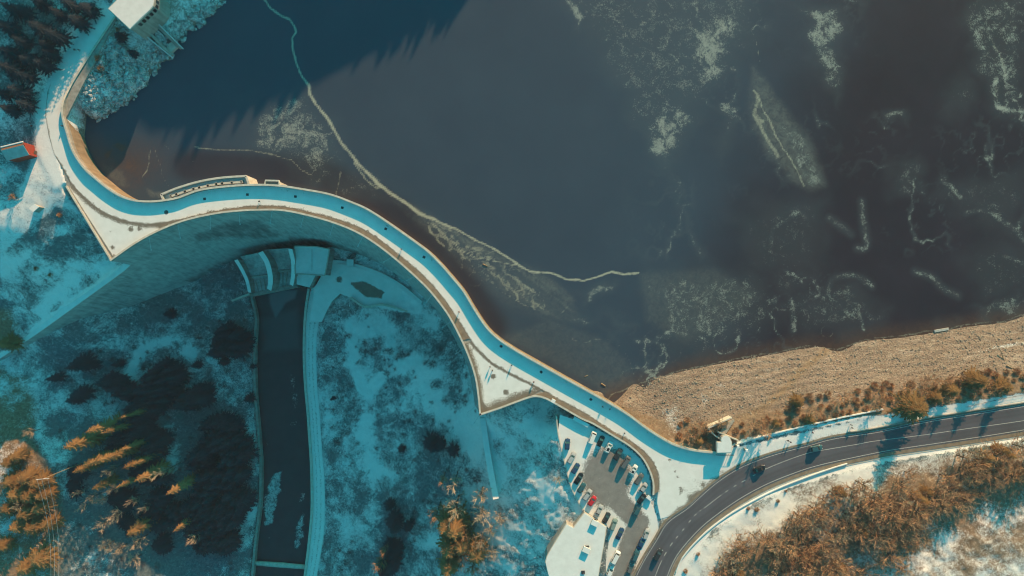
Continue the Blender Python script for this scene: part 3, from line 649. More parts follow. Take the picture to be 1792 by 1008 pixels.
reg([(1690, -10), (1800, -10), (1800, 210), (1745, 200), (1700, 100)], .60, 10); reg([(1700, 20), (1760, 100), (1745, 120), (1695, 80)], .72, 8); reg([(1130, 465), (1330, 475), (1360, 560), (1250, 610), (1180, 640), (1150, 560)], .58, 18); reg([(1330, 520), (1500, 500), (1560, 540), (1500, 585), (1400, 590)], .55, 14)
reg([(430, 240), (480, 190), (540, 160), (575, 210), (605, 265), (600, 300), (550, 320), (470, 260)], .70, 14); reg([(470, 200), (540, 180), (575, 215), (590, 240), (520, 230)], .78, 9); reg([(390, 150), (440, 150), (460, 220), (420, 220)], .35, 14); reg([(560, 300), (640, 300), (680, 340), (610, 345)], .55, 10)
reg([(1250, 190), (1275, 190), (1270, 280), (1255, 270)], .52, 6); reg([(1330, 470), (1420, 460), (1440, 500), (1370, 520)], .52, 12); reg([(1550, 195), (1580, 195), (1575, 225), (1555, 215)], .72, 5); reg([(1560, 290), (1600, 270), (1610, 330), (1560, 340)], .55, 10); reg([(1620, 340), (1790, 300), (1790, 420), (1700, 390)], .5, 15); reg([(1660, 130), (1700, 130), (1700, 200), (1650, 190)], .5, 12)
reg([(1690, 540), (1760, 520), (1800, 520), (1800, 550), (1710, 565)], .68, 8); reg([(1630, 560), (1660, 562), (1655, 572), (1630, 572)], .5, 6); reg([(1018, 512), (1050, 498), (1078, 504), (1050, 520), (1030, 526)], .78, 5); reg([(985, 545), (1035, 548), (1045, 560), (1000, 566)], .76, 5); reg([(1070, 572), (1105, 575), (1080, 585)], .76, 4)
reg([(740, 380), (780, 400), (850, 440), (800, 440)], .45, 8); reg([(880, 500), (950, 500), (1000, 560), (940, 550)], .45, 12); reg([(1280, 370), (1440, 340), (1440, 480), (1330, 480)], .47, 14); reg([(1690, 440), (1800, 400), (1800, 530), (1700, 520)], .46, 14)
# WISPS
rw_ = random.Random(5)
for k in range(19, 70):
    t = rw_.random(); i = int(t * (len(ridge_line) - 9)) + 8; x, y = ridge_line[i]
    if k > 18: x, y = rw_.uniform(745, 940), 0; y = np.interp(x, [745, 800, 900, 940], [375, 420, 480, 520]) + rw_.uniform(-6, 26)
    a = rw_.uniform(.3, 1.9) if k <= 18 else rw_.uniform(.2, .95); L = rw_.uniform(10, 45); pts = [(x, y)]
    for q in range(4): a += rw_.uniform(-.5, .5); x += math.cos(a) * L / 4; y += math.sin(a) * L / 4; pts.append((x, y))
    addl(pts, rw_.uniform(2.0, 4.5), rw_.uniform(.45, .72))
for k in range(0):
    x, y = rw_.uniform(1230, 1790), rw_.uniform(250, 590); a = rw_.uniform(0, 6.28); L = rw_.uniform(20, 80); pts = [(x, y)]
    for q in range(5): a += rw_.uniform(-.7, .7); x += math.cos(a) * L / 5; y += math.sin(a) * L / 5; pts.append((x, y))
    frost = np.maximum(frost, rw_.uniform(.35, .66) * ln(pts, rw_.uniform(4, 8)))
rdg = 1 - np.abs(fbm(lx / 13, ly / 13, 121, 4) - .5) * 2; rdg2 = 1 - np.abs(fbm(lx / 6, ly / 6, 131, 4) - .5) * 2
rmask = sstep(1150, 1330, lpx + .3 * lpy) * sstep(.42, .62, fbm(lx / 25, ly / 25, 141)); frost = np.maximum(frost, rmask * np.maximum(.80 * sstep(.90, .985, rdg), .62 * sstep(.92, .99, rdg2)))
fan = sstep(-14, 14, sdf(lpx, lpy, [(690, 345), (760, 384), (830, 420), (905, 463), (960, 480), (1000, 520), (1010, 560), (950, 560), (880, 530), (820, 470), (740, 395)]))
film = np.maximum(film, fan * (.30 + .5 * sstep(.86, .98, 1 - np.abs(fbm((lx * .78 - ly * .62) / 30, (lx * .62 + ly * .78) / 4.5, 151, 4) - .5) * 2))); line = np.maximum(line, fan * .55 * sstep(.93, .99, 1 - np.abs(fbm((lx * .82 + ly * .57) / 26, (ly * .82 - lx * .57) / 4, 153, 3) - .5) * 2))
film = np.maximum(film, .8 * sstep(-12, 12, sdf(qx + bw1 * .3, qy + bw2 * .3, [(1322, 116), (1340, 150), (1372, 190), (1412, 240), (1438, 290), (1442, 322), (1412, 330), (1380, 310), (1345, 270), (1318, 220), (1310, 180)])))
frost = np.maximum(frost, .72 * sstep(-9, 12, sdf(qx + bw1 * .3, qy + bw2 * .3, [(1350, 190), (1412, 240), (1438, 290), (1442, 322), (1412, 330), (1388, 280)])))
film = np.maximum(film, .9 * sstep(-4, 4, sdf(qx, qy, [(757, 385), (800, 408), (850, 432), (905, 464), (875, 458), (840, 435), (820, 432), (790, 410)]))); film = np.maximum(film, .55 * sstep(-4, 4, sdf(qx, qy, [(840, 455), (880, 480), (930, 505), (952, 535), (920, 535), (880, 512)])))
film = np.maximum(film, .4 * sstep(-10, 10, sdf(qx, qy, [(1120, 480), (1250, 470), (1330, 520), (1200, 600), (1130, 560)])))
film = np.maximum(film, .3 * sstep(-6, 6, sdf(qx, qy, [(960, 560), (1060, 595), (1100, 640), (1110, 670), (1060, 690), (980, 640), (880, 590)])))
addl([(p[0], p[1] - 3) for p in SHORE], 2.4, .62)
shore_d = seg_dist(lpx, lpy, SHORE)
shal = np.clip(1 - shore_d / (22 + 16 * fbm(lx / 12, ly / 12, 61)), 0, 1) * .9
dam_d = seg_dist(lpx, lpy, UPS)
shal = np.maximum(shal, np.clip(1 - np.hypot((lpx - 225) / 95, (lpy - 285) / 60), 0, 1) * .75 * (.5 + fbm(lx / 5, ly / 5, 97)) * sstep(215, 250, lpy)); shal = np.maximum(shal, np.clip(1 - dam_d / 10, 0, 1) * .4 * (lpx > 400))
shal = np.maximum(shal, .95 * sstep(-3, 4, sdf(qx, qy, [(195, 255), (205, 248), (228, 258), (215, 270)]))); shal = np.maximum(shal, .95 * sstep(-3, 3, sdf(qx, qy, [(180, 270), (198, 262), (195, 275), (184, 282)])))
film = np.maximum(film, .5 * sstep(-4, 4, sdf(qx, qy, [(180, 288), (215, 300), (225, 325), (205, 325), (190, 305)]))); film = np.maximum(film, .9 * sstep(-2, 3, sdf(qx, qy, [(255, 328), (270, 333), (290, 335), (285, 345), (262, 342)])))
dark = sstep(1180, 1500, lpx + .35 * (lpy - 250) + (fbm(lx / 30, ly / 30, 71) - .5) * 160)
dark = np.maximum(dark, .75 * sstep(30, 0, seg_dist(lpx, lpy, [(330, 290), (560, 300), (700, 380), (800, 480), (860, 570)]) - 12))
n_y, n_x = lx.shape; ii = np.arange(n_y * n_x).reshape(n_y, n_x)
lq = np.stack([ii[:-1, :-1], ii[:-1, 1:], ii[1:, 1:], ii[1:, :-1]], -1).reshape(-1, 4)
# the lake stops inside the dam: drop the quads on the valley side
inU = (sdf(lx, ly, UPOLY) > -1.2) | (lx > 60)
keep = inU.ravel()[lq].all(1) & ((ly.ravel()[lq].max(1) > -44))
lake = struct(fast_mesh('lake_water', np.stack([lx.ravel(), ly.ravel(), np.full(lx.size, LAKE_Z)], 1), lq[keep], M_lake, {'line': line, 'frost': np.clip(frost, 0, 1), 'film': film, 'shallow': np.clip(shal, 0, 1), 'dark': dark}, False))

# ------------------------------------------------------------------ river channel, path, weir
rx = np.arange(-142, -88, .5); ry = np.arange(-180, 4, .5)
RX, RY = np.meshgrid(rx, ry); rpx, rpy = PX(RX, RY, -60.5)
fro = np.zeros_like(RX)
for poly, k in (([(468, 845), (482, 825), (496, 822), (492, 860), (478, 915), (462, 925), (460, 880)], .62), ([(524, 860), (536, 862), (534, 880), (524, 880)], .5), ([(520, 905), (535, 890), (530, 950), (518, 975), (512, 950)], .55), ([(505, 650), (520, 655), (525, 715), (512, 720), (508, 690)], .45), ([(504, 735), (522, 735), (515, 752), (505, 745)], .45), ([(465, 940), (475, 938), (470, 950)], .6), ([(462, 770), (475, 776), (468, 782)], .6)):
    fro = np.maximum(fro, k * sstep(-5, 5, sdf(rpx + (fbm(RX / 2, RY / 2, 9) - .5) * 12, rpy, poly)))
flm = np.maximum(sstep(-3, 3, sdf(rpx, rpy, [(471, 515), (492, 508), (520, 508), (516, 522), (500, 530), (482, 558), (472, 530)])) * .8, sstep(-8, 8, sdf(rpx, rpy, [(455, 560), (520, 540), (525, 610), (460, 615)])) * .25)
a_, b_ = RX.shape; jj = np.arange(a_ * b_).reshape(a_, b_); rq = np.stack([jj[:-1, :-1], jj[:-1, 1:], jj[1:, 1:], jj[1:, :-1]], -1).reshape(-1, 4)
rin = (sdf(RX, RY, [U(p[0], p[1], CHZ)[:2] for p in CHL] + [U(p[0], p[1], CHZ)[:2] for p in CHR[::-1]]) > -.7).ravel()
struct(fast_mesh('river_water', np.stack([RX.ravel(), RY.ravel(), np.full(RX.size, -60.5)], 1), rq[rin[rq].all(1)], M_river, {'frost': fro, 'film': flm}, False))
lw = [U(p[0], p[1], CHZ)[:2] for p in CHL]; rw = [U(p[0], p[1], CHZ)[:2] for p in CHR]; pw = [U(p[0], p[1], CHZ)[:2] for p in PTR]
m = MB(); m.strip(lw, -.1, .9, -66, CHZ + .45)
o = m.build('retaining_wall', M_wall); tag(o, 'concrete wall along the left side of the dark river channel', 'wall')
m = MB(); m.strip(rw, -.5, .5, -66, CHZ + .75)
o = m.build('retaining_wall', M_cope); tag(o, 'concrete wall with pale top between river channel and snowy path', 'wall')
m = MB(); n_ = min(len(rw), len(pw)); A = rw; 
vs = []; 
for i in range(60):
    t = i / 59
    a = rw[min(int(t * (len(rw) - 1)), len(rw) - 2)]; b = rw[min(int(t * (len(rw) - 1)) + 1, len(rw) - 1)]; u = t * (len(rw) - 1) - min(int(t * (len(rw) - 1)), len(rw) - 2)
    c = pw[min(int(t * (len(pw) - 1)), len(pw) - 2)]; d = pw[min(int(t * (len(pw) - 1)) + 1, len(pw) - 1)]; v_ = t * (len(pw) - 1) - min(int(t * (len(pw) - 1)), len(pw) - 2)
    p = (a[0] + (b[0] - a[0]) * u, a[1] + (b[1] - a[1]) * u); q = (c[0] + (d[0] - c[0]) * v_, c[1] + (d[1] - c[1]) * v_)
    for k in range(7):
        s = .06 + .90 * k / 6; vs.append((p[0] + (q[0] - p[0]) * s, p[1] + (q[1] - p[1]) * s, CHZ + .05))
fs = [(i * 7 + k, i * 7 + k + 1, (i + 1) * 7 + k + 1, (i + 1) * 7 + k) for i in range(59) for k in range(6)]
struct(mesh_obj('path', vs, [f[::-1] for f in fs], M_snow, attrs={'dirt': [(.42 if (j % 7) in (2, 4) else .28 if (j % 7) in (0, 6) else .12) for j in range(len(vs))]}))
a = U(444, 985, -59); b = U(536, 992, -59)
m = MB(); m.tube([a, ((a[0] + b[0]) / 2, (a[1] + b[1]) / 2, -59.6), b], .9, 10); m.box(((a[0] + b[0]) / 2, (a[1] + b[1]) / 2 - .9, -61), (22, 1.2, 2.4), math.atan2(b[1] - a[1], b[0] - a[0]))
tag(m.build('weir', M_cope, smooth=True), 'low pale concrete weir bar crossing the dark river channel', 'weir')

# ------------------------------------------------------------------ dam
UPW = [U(*p)[:2] for p in UPS[6:]]; DW = [U(*p)[:2] for p in DARC]; DRW = [U(*p)[:2] for p in DRIGHT]; DLW = [U(*p)[:2] for p in DLEFT]; EW = [U(*p)[:2] for p in EDGE]
dam = thing('concrete_dam', 'curved concrete arch dam with a snowy road along its crest', 'dam', (0, 0, 0))
def outward(line, i):
    a = line[max(i - 1, 0)]; b = line[min(i + 1, len(line) - 1)]; tx, ty = b[0] - a[0], b[1] - a[1]; L = math.hypot(tx, ty); return ty / L, -tx / L
LEV = [0, -2, -5, -9, -14, -20, -26, -32, -38, -44, -50, -56, -64]
def batter(d): return 10.5 * (d / 60.0) ** 1.35
nor = [outward(DW, i) for i in range(len(DW))]
for _ in range(6): nor = [nor[0]] + [((nor[i - 1][0] + nor[i][0] + nor[i + 1][0]) / 3, (nor[i - 1][1] + nor[i][1] + nor[i + 1][1]) / 3) for i in range(1, len(nor) - 1)] + [nor[-1]]
# refine the face so that wet stains and painted shade bands have an edge
fv, stn_shade, pal = [], [], []; zz = np.arange(0, -64.1, -1.0); ND = len(DW)
def face_rows(line, normals, tops):
    v = []
    for i, p in enumerate(line):
        for z in zz:
            zc = min(z, tops[i]); o_ = batter(-zc); v.append((p[0] + normals[i][0] * o_, p[1] + normals[i][1] * o_, zc))
    return v
DWf = smooth_line([(p[0], p[1], n[0], n[1]) for p, n in zip(DW, nor)], .8); DWn = [(p[2], p[3]) for p in DWf]
fv = face_rows([p[:2] for p in DWf], DWn, [0.0] * len(DWf)); nz = len(zz)
ff = [(i * nz + k, i * nz + k + 1, (i + 1) * nz + k + 1, (i + 1) * nz + k) for i in range(len(DWf) - 1) for k in range(nz - 1)]
V = np.array(fv); fx_, fy_ = PX(V[:, 0], V[:, 1], V[:, 2])
stn_shade = np.zeros(len(V)); pal = np.zeros(len(V))
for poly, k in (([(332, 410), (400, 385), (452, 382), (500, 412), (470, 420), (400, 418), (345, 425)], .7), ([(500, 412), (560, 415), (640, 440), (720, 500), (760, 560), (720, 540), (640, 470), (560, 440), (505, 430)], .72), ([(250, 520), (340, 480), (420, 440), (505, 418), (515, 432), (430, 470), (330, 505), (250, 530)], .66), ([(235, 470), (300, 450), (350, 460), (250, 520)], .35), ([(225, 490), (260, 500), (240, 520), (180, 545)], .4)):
    stn_shade = np.maximum(stn_shade, k * .86 * sstep(-9, 9, sdf(fx_, fy_, poly)))  # wet stains, plus dark bands that paint the face's shade into the colour
for poly, k in (([(360, 430), (420, 418), (465, 425), (470, 440), (420, 450), (330, 480), (320, 470)], .55), ([(225, 455), (300, 405), (335, 412), (345, 440), (290, 470), (240, 490)], .40), ([(300, 400), (380, 376), (455, 371), (540, 379), (640, 415), (720, 480), (770, 540), (750, 540), (700, 490), (620, 425), (520, 396), (450, 384), (380, 388), (310, 412)], .55)): pal = np.maximum(pal, k * sstep(-6, 6, sdf(fx_, fy_, poly)))  # paler zones paint the better lit upper face into the concrete
face = mesh_obj('downstream_face', fv, [f[::-1] for f in ff], M_dam, dam, True, {'stain_shade': stn_shade, 'pale': pal})
# core: deck and waterside face
m = MB(); deck = UPW + DRW[::-1] + DW[::-1] + DLW[:1]
ei = [p for p in [U(*q)[:2] for q in ROADL[::-1]] if True]
m.prism(UPW + DRW[::-1] + DW[::-1] + DLW[:1] + [U(108, 290)[:2], U(98, 240)[:2]], -.9, -.10)
m.build('crest_deck', M_wall, dam)
m = MB(); m.strip(UPW, -.02, -3.0, -34, -.07); 
m.build('waterside_wall', mat_concrete('waterside_concrete', (.20, .15, .10), (.34, .26, .18)), dam, False)
m = MB(); m.strip(DRW, .02, 1.6, -24, -.07); m.build('abutment_wall', M_wall, dam)
m = MB(); m.strip(DLW, .05, .6, -18, -.07); m.build('abutment_wall', M_wall, dam)
PH = [.22 + 1.18 * float(sstep(150, 190, np.array(p[1]))) if p[0] < 400 else 1.40 for p in UPS[6:]]
m = MB(); m.strip(UPW, .0, -.55, -.6, PH); pp = m.build('upstream_parapet', M_wall, dam)
m = MB(); m.strip(UPW, .07, -.62, [h + .002 for h in PH], [h + .16 for h in PH]); m.build('coping', M_cope, pp)
DALL = DW + DRW[1:]
m = MB(); m.strip(DW, .06, .52, -.6, .95); m.strip(DRW, .06, .52, -.6, .95); m.strip(DLW, .06, .5, -.6, .80); pp = m.build('downstream_parapet', M_wall, dam)
m = MB(); m.strip(DW, -.02, .62, .952, 1.08); m.strip(DRW, -.02, .62, .952, 1.08); m.strip(DLW, 0, .58, .802, .92); m.build('coping', M_cope, pp)
# small lookout bay on the water side
a, b = U(466, 323)[:2], U(491, 324.5)[:2]
m = MB(); bay = [U(466, 324.5)[:2], U(467, 317.5)[:2], U(489, 318)[:2], U(490.5, 325)[:2]]
m.prism(bay, -34, -.05); m.strip(bay, -.1, .35, -.05, 1.5); m.build('lookout_bay', M_cope, dam)

def cdt_sheet(name, poly, z, step, mat, fattrs):
    P = [Vector(p[:2]) for p in poly]; n = len(P)
    xs = np.array([p[0] for p in P]); ys = np.array([p[1] for p in P])
    X, Y = np.meshgrid(np.arange(xs.min(), xs.max(), step), np.arange(ys.min(), ys.max(), step))
    X = X + (NR.rand(*X.shape) - .5) * step * .3; Y = Y + (NR.rand(*Y.shape) - .5) * step * .3
    s = sdf(X, Y, [tuple(p) for p in P]); ok = s > step * .4
    verts = P + [Vector((float(a), float(b))) for a, b in zip(X[ok], Y[ok])]
    r = geo.delaunay_2d_cdt(verts, [(i, (i + 1) % n) for i in range(n)], [], 1, 1e-5)
    v = np.array([(p[0], p[1]) for p in r[0]]); fs = [tuple(f) for f in r[2]]
    out = []
    for f in fs:
        a, b, c = v[f[0]], v[f[1]], v[f[2]]
        out.append(f if (b[0] - a[0]) * (c[1] - a[1]) - (c[0] - a[0]) * (b[1] - a[1]) > 0 else f[::-1])
    px, py = PX(v[:, 0], v[:, 1], z)
    return mesh_obj(name, [(p[0], p[1], z) for p in v], out, mat, None, False, {k: f_(v[:, 0], v[:, 1], px, py) for k, f_ in fattrs.items()})
upin = offset(UPW, -.62)
i_top = 0
roadpoly = [U(*p)[:2] for p in UPS[:6]] + upin + [U(*p)[:2] for p in [(1262, 787), (1285, 783), (1300, 781), (1306, 796), (1296, 812), (1256, 836), (1224, 863), (1200, 885), (1170, 904), (1156, 908), (1150, 880)]] + [U(*p)[:2] for p in EDGE[-2::-1]] + [U(*p)[:2] for p in ROADL[::-1]]
edge_px = EDGE
def road_dirt(x, y, px, py):
    d = seg_dist(px, py, EDGE); dl = seg_dist(px, py, [(80, 160), (79, 201), (85, 236), (94, 269)]); n = fbm(x / 2.2, y / 2.2, 3)
    out = .95 * np.clip(1.15 - d / 3.0, 0, 1) * (px > 100) + .25 * np.clip(1 - dl / 4, 0, 1) + .25 * sstep(.55, .7, n) * .5
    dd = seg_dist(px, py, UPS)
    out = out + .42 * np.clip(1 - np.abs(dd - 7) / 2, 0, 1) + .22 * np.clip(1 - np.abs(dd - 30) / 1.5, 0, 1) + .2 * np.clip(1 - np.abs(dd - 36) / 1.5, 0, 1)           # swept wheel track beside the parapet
    out = out + .55 * np.clip(1.1 - seg_dist(px, py, [(83, 161), (80, 200), (85, 238)]) / 2.2, 0, 1) + .5 * np.clip(1.1 - seg_dist(px, py, [(95, 270), (110, 296), (126, 323)]) / 2.5, 0, 1)
    rr = seg_dist(px, py, RTOP); out = out + (px > 1150) * (.75 * np.clip(1.15 - rr / (5 + 10 * n), 0, 1) + .9 * np.exp(-((px - 1218) / 26) ** 2 - ((py - 862) / 26) ** 2) * n * 1.3 + .7 * np.clip(1.1 - seg_dist(px, py, [(1170, 800), (1188, 838), (1192, 866)]) / 1.6, 0, 1))
    return np.clip(out, 0, 1)
struct(cdt_sheet('crest_road', roadpoly, 0.0, 1.0, M_snow, {'dirt': road_dirt}))
def lot_dirt(x, y, px, py):
    a = np.maximum(1.15 - np.hypot((px - 1062) / 50, (py - 836) / 62), np.maximum(1.2 - seg_dist(px, py, [(1075, 870), (1118, 915), (1100, 960), (1085, 1030)]) / 20, 0))
    return .12 + .88 * sstep(.05, .55, a)
struct(cdt_sheet('car_park', [U(*p, -.62)[:2] for p in PARK], -.62, 1.0, M_lot, {'dirt': lot_dirt}))
def sub(line, cond): return [U(*p)[:2] for p in line if cond(p)]
def edge_between(x0, x1): return [p for p in EDGE if x0 <= p[0] <= x1 and p[1] > 320]
dA, dB = offset(DW, .64), offset(DRW, .64)
DApx = [PX(p[0], p[1], 0) for p in dA]; DBpx = [PX(p[0], p[1], 0) for p in dB]
# brown walkway between the road and the downstream parapet
k0 = [p for p in DApx if 330 < p[0] and p[1] < 598]; e0 = [p for p in EDGE if 318 < p[0] < 822]
wk = [U(*p)[:2] for p in k0 + e0[::-1]]
m = MB(); m.prism(wk, -.05, .12); struct(m.build('footpath', M_ledge))
k1 = [p for p in DBpx if p[0] > 937]; e1 = [p for p in EDGE if p[0] > 950]
m = MB(); m.prism([U(*p)[:2] for p in k1 + e1[::-1]], -.05, .12); struct(m.build('footpath', M_ledge))
tl_ = [p for p in DApx if p[0] <= 330][::1]; te = [p for p in EDGE if 122 < p[0] <= 318]
def tri_dirt(x, y, px, py):
    n = fbm(x / 3, y / 3, 13)
    d = .98 * np.clip(1.2 - seg_dist(px, py, EDGE) / (4 + 9 * n), 0, 1) + .8 * np.clip(1 - seg_dist(px, py, DLEFT) / 3.5, 0, 1)
    for cx, cy, r in ((229, 401, 6), (244, 400, 5), (194, 405, 3), (197, 433, 5), (200, 450, 6)): d = np.maximum(d, 1.1 * np.clip(1.25 - np.hypot(px - cx, py - cy) / r, 0, 1))
    return np.clip(d + .35 * sstep(.5, .75, n) * sstep(195, 250, px), 0, 1)
lp = [p for p in offset(DLW, .62)]
struct(cdt_sheet('snow_field', [U(*p)[:2] for p in te] + [U(*p)[:2] for p in tl_[::-1][:-2]] + [U(199, 452)[:2]] + [U(122, 329)[:2]], .012, .8, M_snow, {'dirt': tri_dirt}))
tr1 = [p for p in DApx if p[1] >= 598][:-1]; tr2 = [p for p in DBpx if p[0] <= 937][1:]; te2 = [p for p in EDGE if 822 <= p[0] <= 950]
def tri_dirt2(x, y, px, py):
    n = fbm(x / 2.5, y / 2.5, 17)
    d = np.clip(1.25 - seg_dist(px, py, EDGE) / (2.5 + 4 * n), 0, 1) + np.clip(1.2 - seg_dist(px, py, DARC) / (9 + 9 * n), 0, 1) + np.clip(1.3 - seg_dist(px, py, DRIGHT) / (12 + 12 * n), 0, 1)
    for cx, cy, r in ((863, 659, 5), (885.5, 686.5, 5)): d = np.maximum(d, 1.3 * np.clip(1.4 - np.hypot(px - cx, py - cy) / r, 0, 1))
    return np.clip(d, 0, 1)
struct(cdt_sheet('snow_field', [U(*p)[:2] for p in te2] + [U(*p)[:2] for p in tr2[::-1]] + [U(841.5, 723)[:2]] + [U(*p)[:2] for p in tr1[::-1]], .012, .8, M_snow, {'dirt': tri_dirt2}))

# outrigger poles along the downstream parapet
proto = None
OUT = [(263.7, 438, 259, 415), (315, 417, 312, 393.5), (367.3, 400.6, 366, 378), (419.6, 392.8, 421, 371), (472.5, 391.6, 477, 369.5), (525.4, 397.5, 533, 377), (577, 411, 584, 391), (625.4, 431.5, 635, 412), (671, 458.6, 684, 447.5), (710.5, 491.4, 726, 484),
       (744.6, 531, 757, 517), (774, 573.3, 790, 562.5), (796.7, 619.7, 814, 611), (813.6, 670, 830, 657), (818.5, 722, 835, 708), (829.4, 741, 839, 726)]
for i, (ex_, ey_, sx_, sy_) in enumerate(OUT):
    best = min(DWf, key=lambda p: (PX(p[0], p[1], -1.6)[0] - sx_) ** 2 + (PX(p[0], p[1], -1.6)[1] - sy_) ** 2)
    e = U(ex_, ey_, -3.2); ang = math.atan2(e[1] - best[1], e[0] - best[0]); L = math.hypot(e[0] - best[0], e[1] - best[1])
    if i == 0:
        proto = thing('outrigger_pole', 'thin pale pole with a lamp head sticking out from the downstream side of the dam', 'pole', (best[0], best[1], -1.6), ang, 'poles along the downstream dam parapet')
        MB().tube([(-.1, 0, 0), (2.4, 0, -.9), (4.6, 0, -1.7)], .10, 6).build('arm', M_steel, proto)
        MB().box((4.8, 0, -1.85), (.75, .36, .22), 0, .7).build('lamp_head', M_steel, proto)
        MB().box((.06, 0, 0), (.12, .5, .7)).build('wall_plate', M_steel, proto)
        L0 = 5.0; proto.scale = (L / L0, 1, 1)
    else: dup(proto, (best[0], best[1], -1.6), ang, scale=(min(1.3, max(.6, L / L0)), 1, 1))
# drain grates and a manhole in the road
proto = None
for i, (x, y) in enumerate([(358, 348), (433, 340.5), (517, 344), (599, 363.5), (675, 400.5), (742, 450), (877, 606), (947, 651), (1034, 699)]):
    p = U(x, y, 0)
    if proto is None:
        proto = thing('drain_grate', 'dark square drain grate set in the shaded strip of the crest road', 'grate', (p[0], p[1], .003), .1 + i * .2, 'drain grates along the crest road')
        MB().box((0, 0, .015), (.95, .85, .03)).build('frame', M_dark, proto)
        g = MB(); [g.box((-.38 + k * .127, 0, .037), (.06, .75, .012)) for k in range(7)]; g.build('grille', mottled('rusted_iron', (.05, .05, .052), (.10, .095, .09), 3), proto)
    else: dup(proto, (p[0], p[1], .003), .1 - i * .12)
p = U(291, 371.5, 0); mh = thing('manhole_cover', 'round dark manhole cover at the shadow edge on the crest road', 'manhole cover', (p[0], p[1], .004))
g = MB(); g.tube([(0, 0, 0), (0, 0, .03)], .75, 20); g.build('rim', M_dark, mh); g = MB(); g.tube([(0, 0, .03), (0, 0, .045)], .6, 20); g.build('lid', mottled('iron_lid', (.07, .07, .075), (.13, .125, .12), 3), mh)

# wing wall down the left bank
WT = smooth_line(WT, 1.2)
WL = [p[:2] for p in WT]; wn = [outward(WL[::-1], len(WL) - 1 - i) for i in range(len(WL))]
wn = [(.62, -.78)] * len(WL)
wf = face_rows(WL, wn, [p[2] for p in WT]); off0 = [batter(-p[2]) for p in WT]
wf = [(v[0] - wn[j // nz][0] * off0[j // nz], v[1] - wn[j // nz][1] * off0[j // nz], v[2]) for j, v in enumerate(wf)]
wfq = [(i * nz + k, i * nz + k + 1, (i + 1) * nz + k + 1, (i + 1) * nz + k) for i in range(len(WL) - 1) for k in range(nz - 1)]
wing = thing('wing_wall', 'long sloping concrete wing wall running down the left bank with snow on top', 'wall', (0, 0, 0))
Vw = np.array(wf); wx_, wy_ = PX(Vw[:, 0], Vw[:, 1], Vw[:, 2])
mesh_obj('face', wf, wfq, M_dam, wing, False, {'stain_shade': .42 * sstep(-5, 5, sdf(wx_, wy_, [(228, 475), (150, 530), (60, 600), (120, 580), (260, 525)])), 'pale': np.zeros(len(wf))})
m = MB(); m.strip([p[:2] for p in WT], -2.4, 0.05, [p[2] - 6 for p in WT], [p[2] + .02 for p in WT]); m.build('snowy_top', M_plain, wing)

# ------------------------------------------------------------------ spillway and valve house at the toe
M_chute = mat_concrete('wet_concrete', (.34, .35, .35), (.58, .58, .57), True)
sp = thing('spillway', 'spillway with curved piers and two chutes at the foot of the dam', 'spillway', (0, 0, 0))
def pier(pts, w_, z0, z1):
    ln_ = smooth_line([U(x, y, z0 + (z1 - z0) * i / (len(pts) - 1)) for i, (x, y) in enumerate(pts)], 1.0)
    mm = MB(); hw = w_ * MPP * 1.2 / 2; mm.strip([p[:2] for p in ln_], -hw, hw, -64, [p[2] for p in ln_])
    o = mm.build('pier', M_wall, sp); tp = MB(); tp.strip([p[:2] for p in ln_], -hw + .1, hw - .1, [p[2] + .002 for p in ln_], [p[2] + .2 for p in ln_]); tp.build('snow_cap', M_plain, o)
pier([(413, 455), (420, 466), (426, 477), (432, 490), (435, 502), (437, 512)], 6.5, -43, -53)
pier([(456, 441), (466.7, 458), (471.5, 474), (473.5, 488), (473, 498), (471, 507)], 9, -40, -51)
pier([(508, 436), (512.5, 455), (513.5, 475), (512, 489), (510, 499)], 7.5, -40, -51)
def chute(Lp, Rp, zs):
    n = len(zs); A = [U(x, y, z) for (x, y), z in zip(Lp, zs)]; B = [U(x, y, z) for (x, y), z in zip(Rp, zs)]; v = []
    for a, b in zip(A, B):
        for k in range(7): t = k / 6; v.append(tuple(a[i] + (b[i] - a[i]) * t for i in range(3)))
    f = [(i * 7 + k, i * 7 + k + 1, (i + 1) * 7 + k + 1, (i + 1) * 7 + k) for i in range(n - 1) for k in range(6)]
    return mesh_obj('chute', v, f, M_chute, sp, False)
def fin(a, b, z0, z1, par):
    A, B = U(*a, z0), U(*b, z1); MB().tube([A, B], [.28, .2], 5).build('baffle_fin', M_wall, par)
for Lp, Rp, fins in (([(420, 449), (426, 456), (434, 470), (439, 484), (441, 489), (443, 514)], [(458, 441), (463, 452), (469, 466), (471, 480), (472, 484), (471, 508)], [(447, 453, 492, 511), (455, 459, 490, 510), (462, 465, 488, 509)]),
                     ([(462, 437), (469, 450), (476, 464), (478, 474), (479, 480), (481, 505)], [(508, 434), (510, 446), (512, 460), (512, 472), (511, 474), (509, 499)], [(486, 488, 478, 503), (495, 495, 477, 502), (503, 500, 476, 501)])):
    c = chute(Lp, Rp, [-46, -49, -51.5, -52.5, -55, -57]); c.data.flip_normals()
    for x0, x1, y0, y1 in fins: fin((x0, y0), (x1, y1), -54.2, -56.6, c)
    A = U(*Lp[3], -52.4); B = U(*Rp[3], -52.4); MB().tube([A, B], .3, 6).build('lip', M_wall, c)
ln_ = [U(438, 516, -56)[:2], U(520, 499, -56)[:2]]; m = MB(); m.strip(ln_, -.9, .6, -64, -56.4); m.build('sill', M_wall, sp)
ln_ = [U(406, 526.5, -55)[:2], U(437.5, 514, -55)[:2]]; m = MB(); m.strip(ln_, -.4, .4, -62, -54.4); m.build('side_wall', M_cope, sp)
vh = thing('valve_house', 'flat roofed concrete valve house beside the spillway with snow on the roof', 'building', (0, 0, 0))
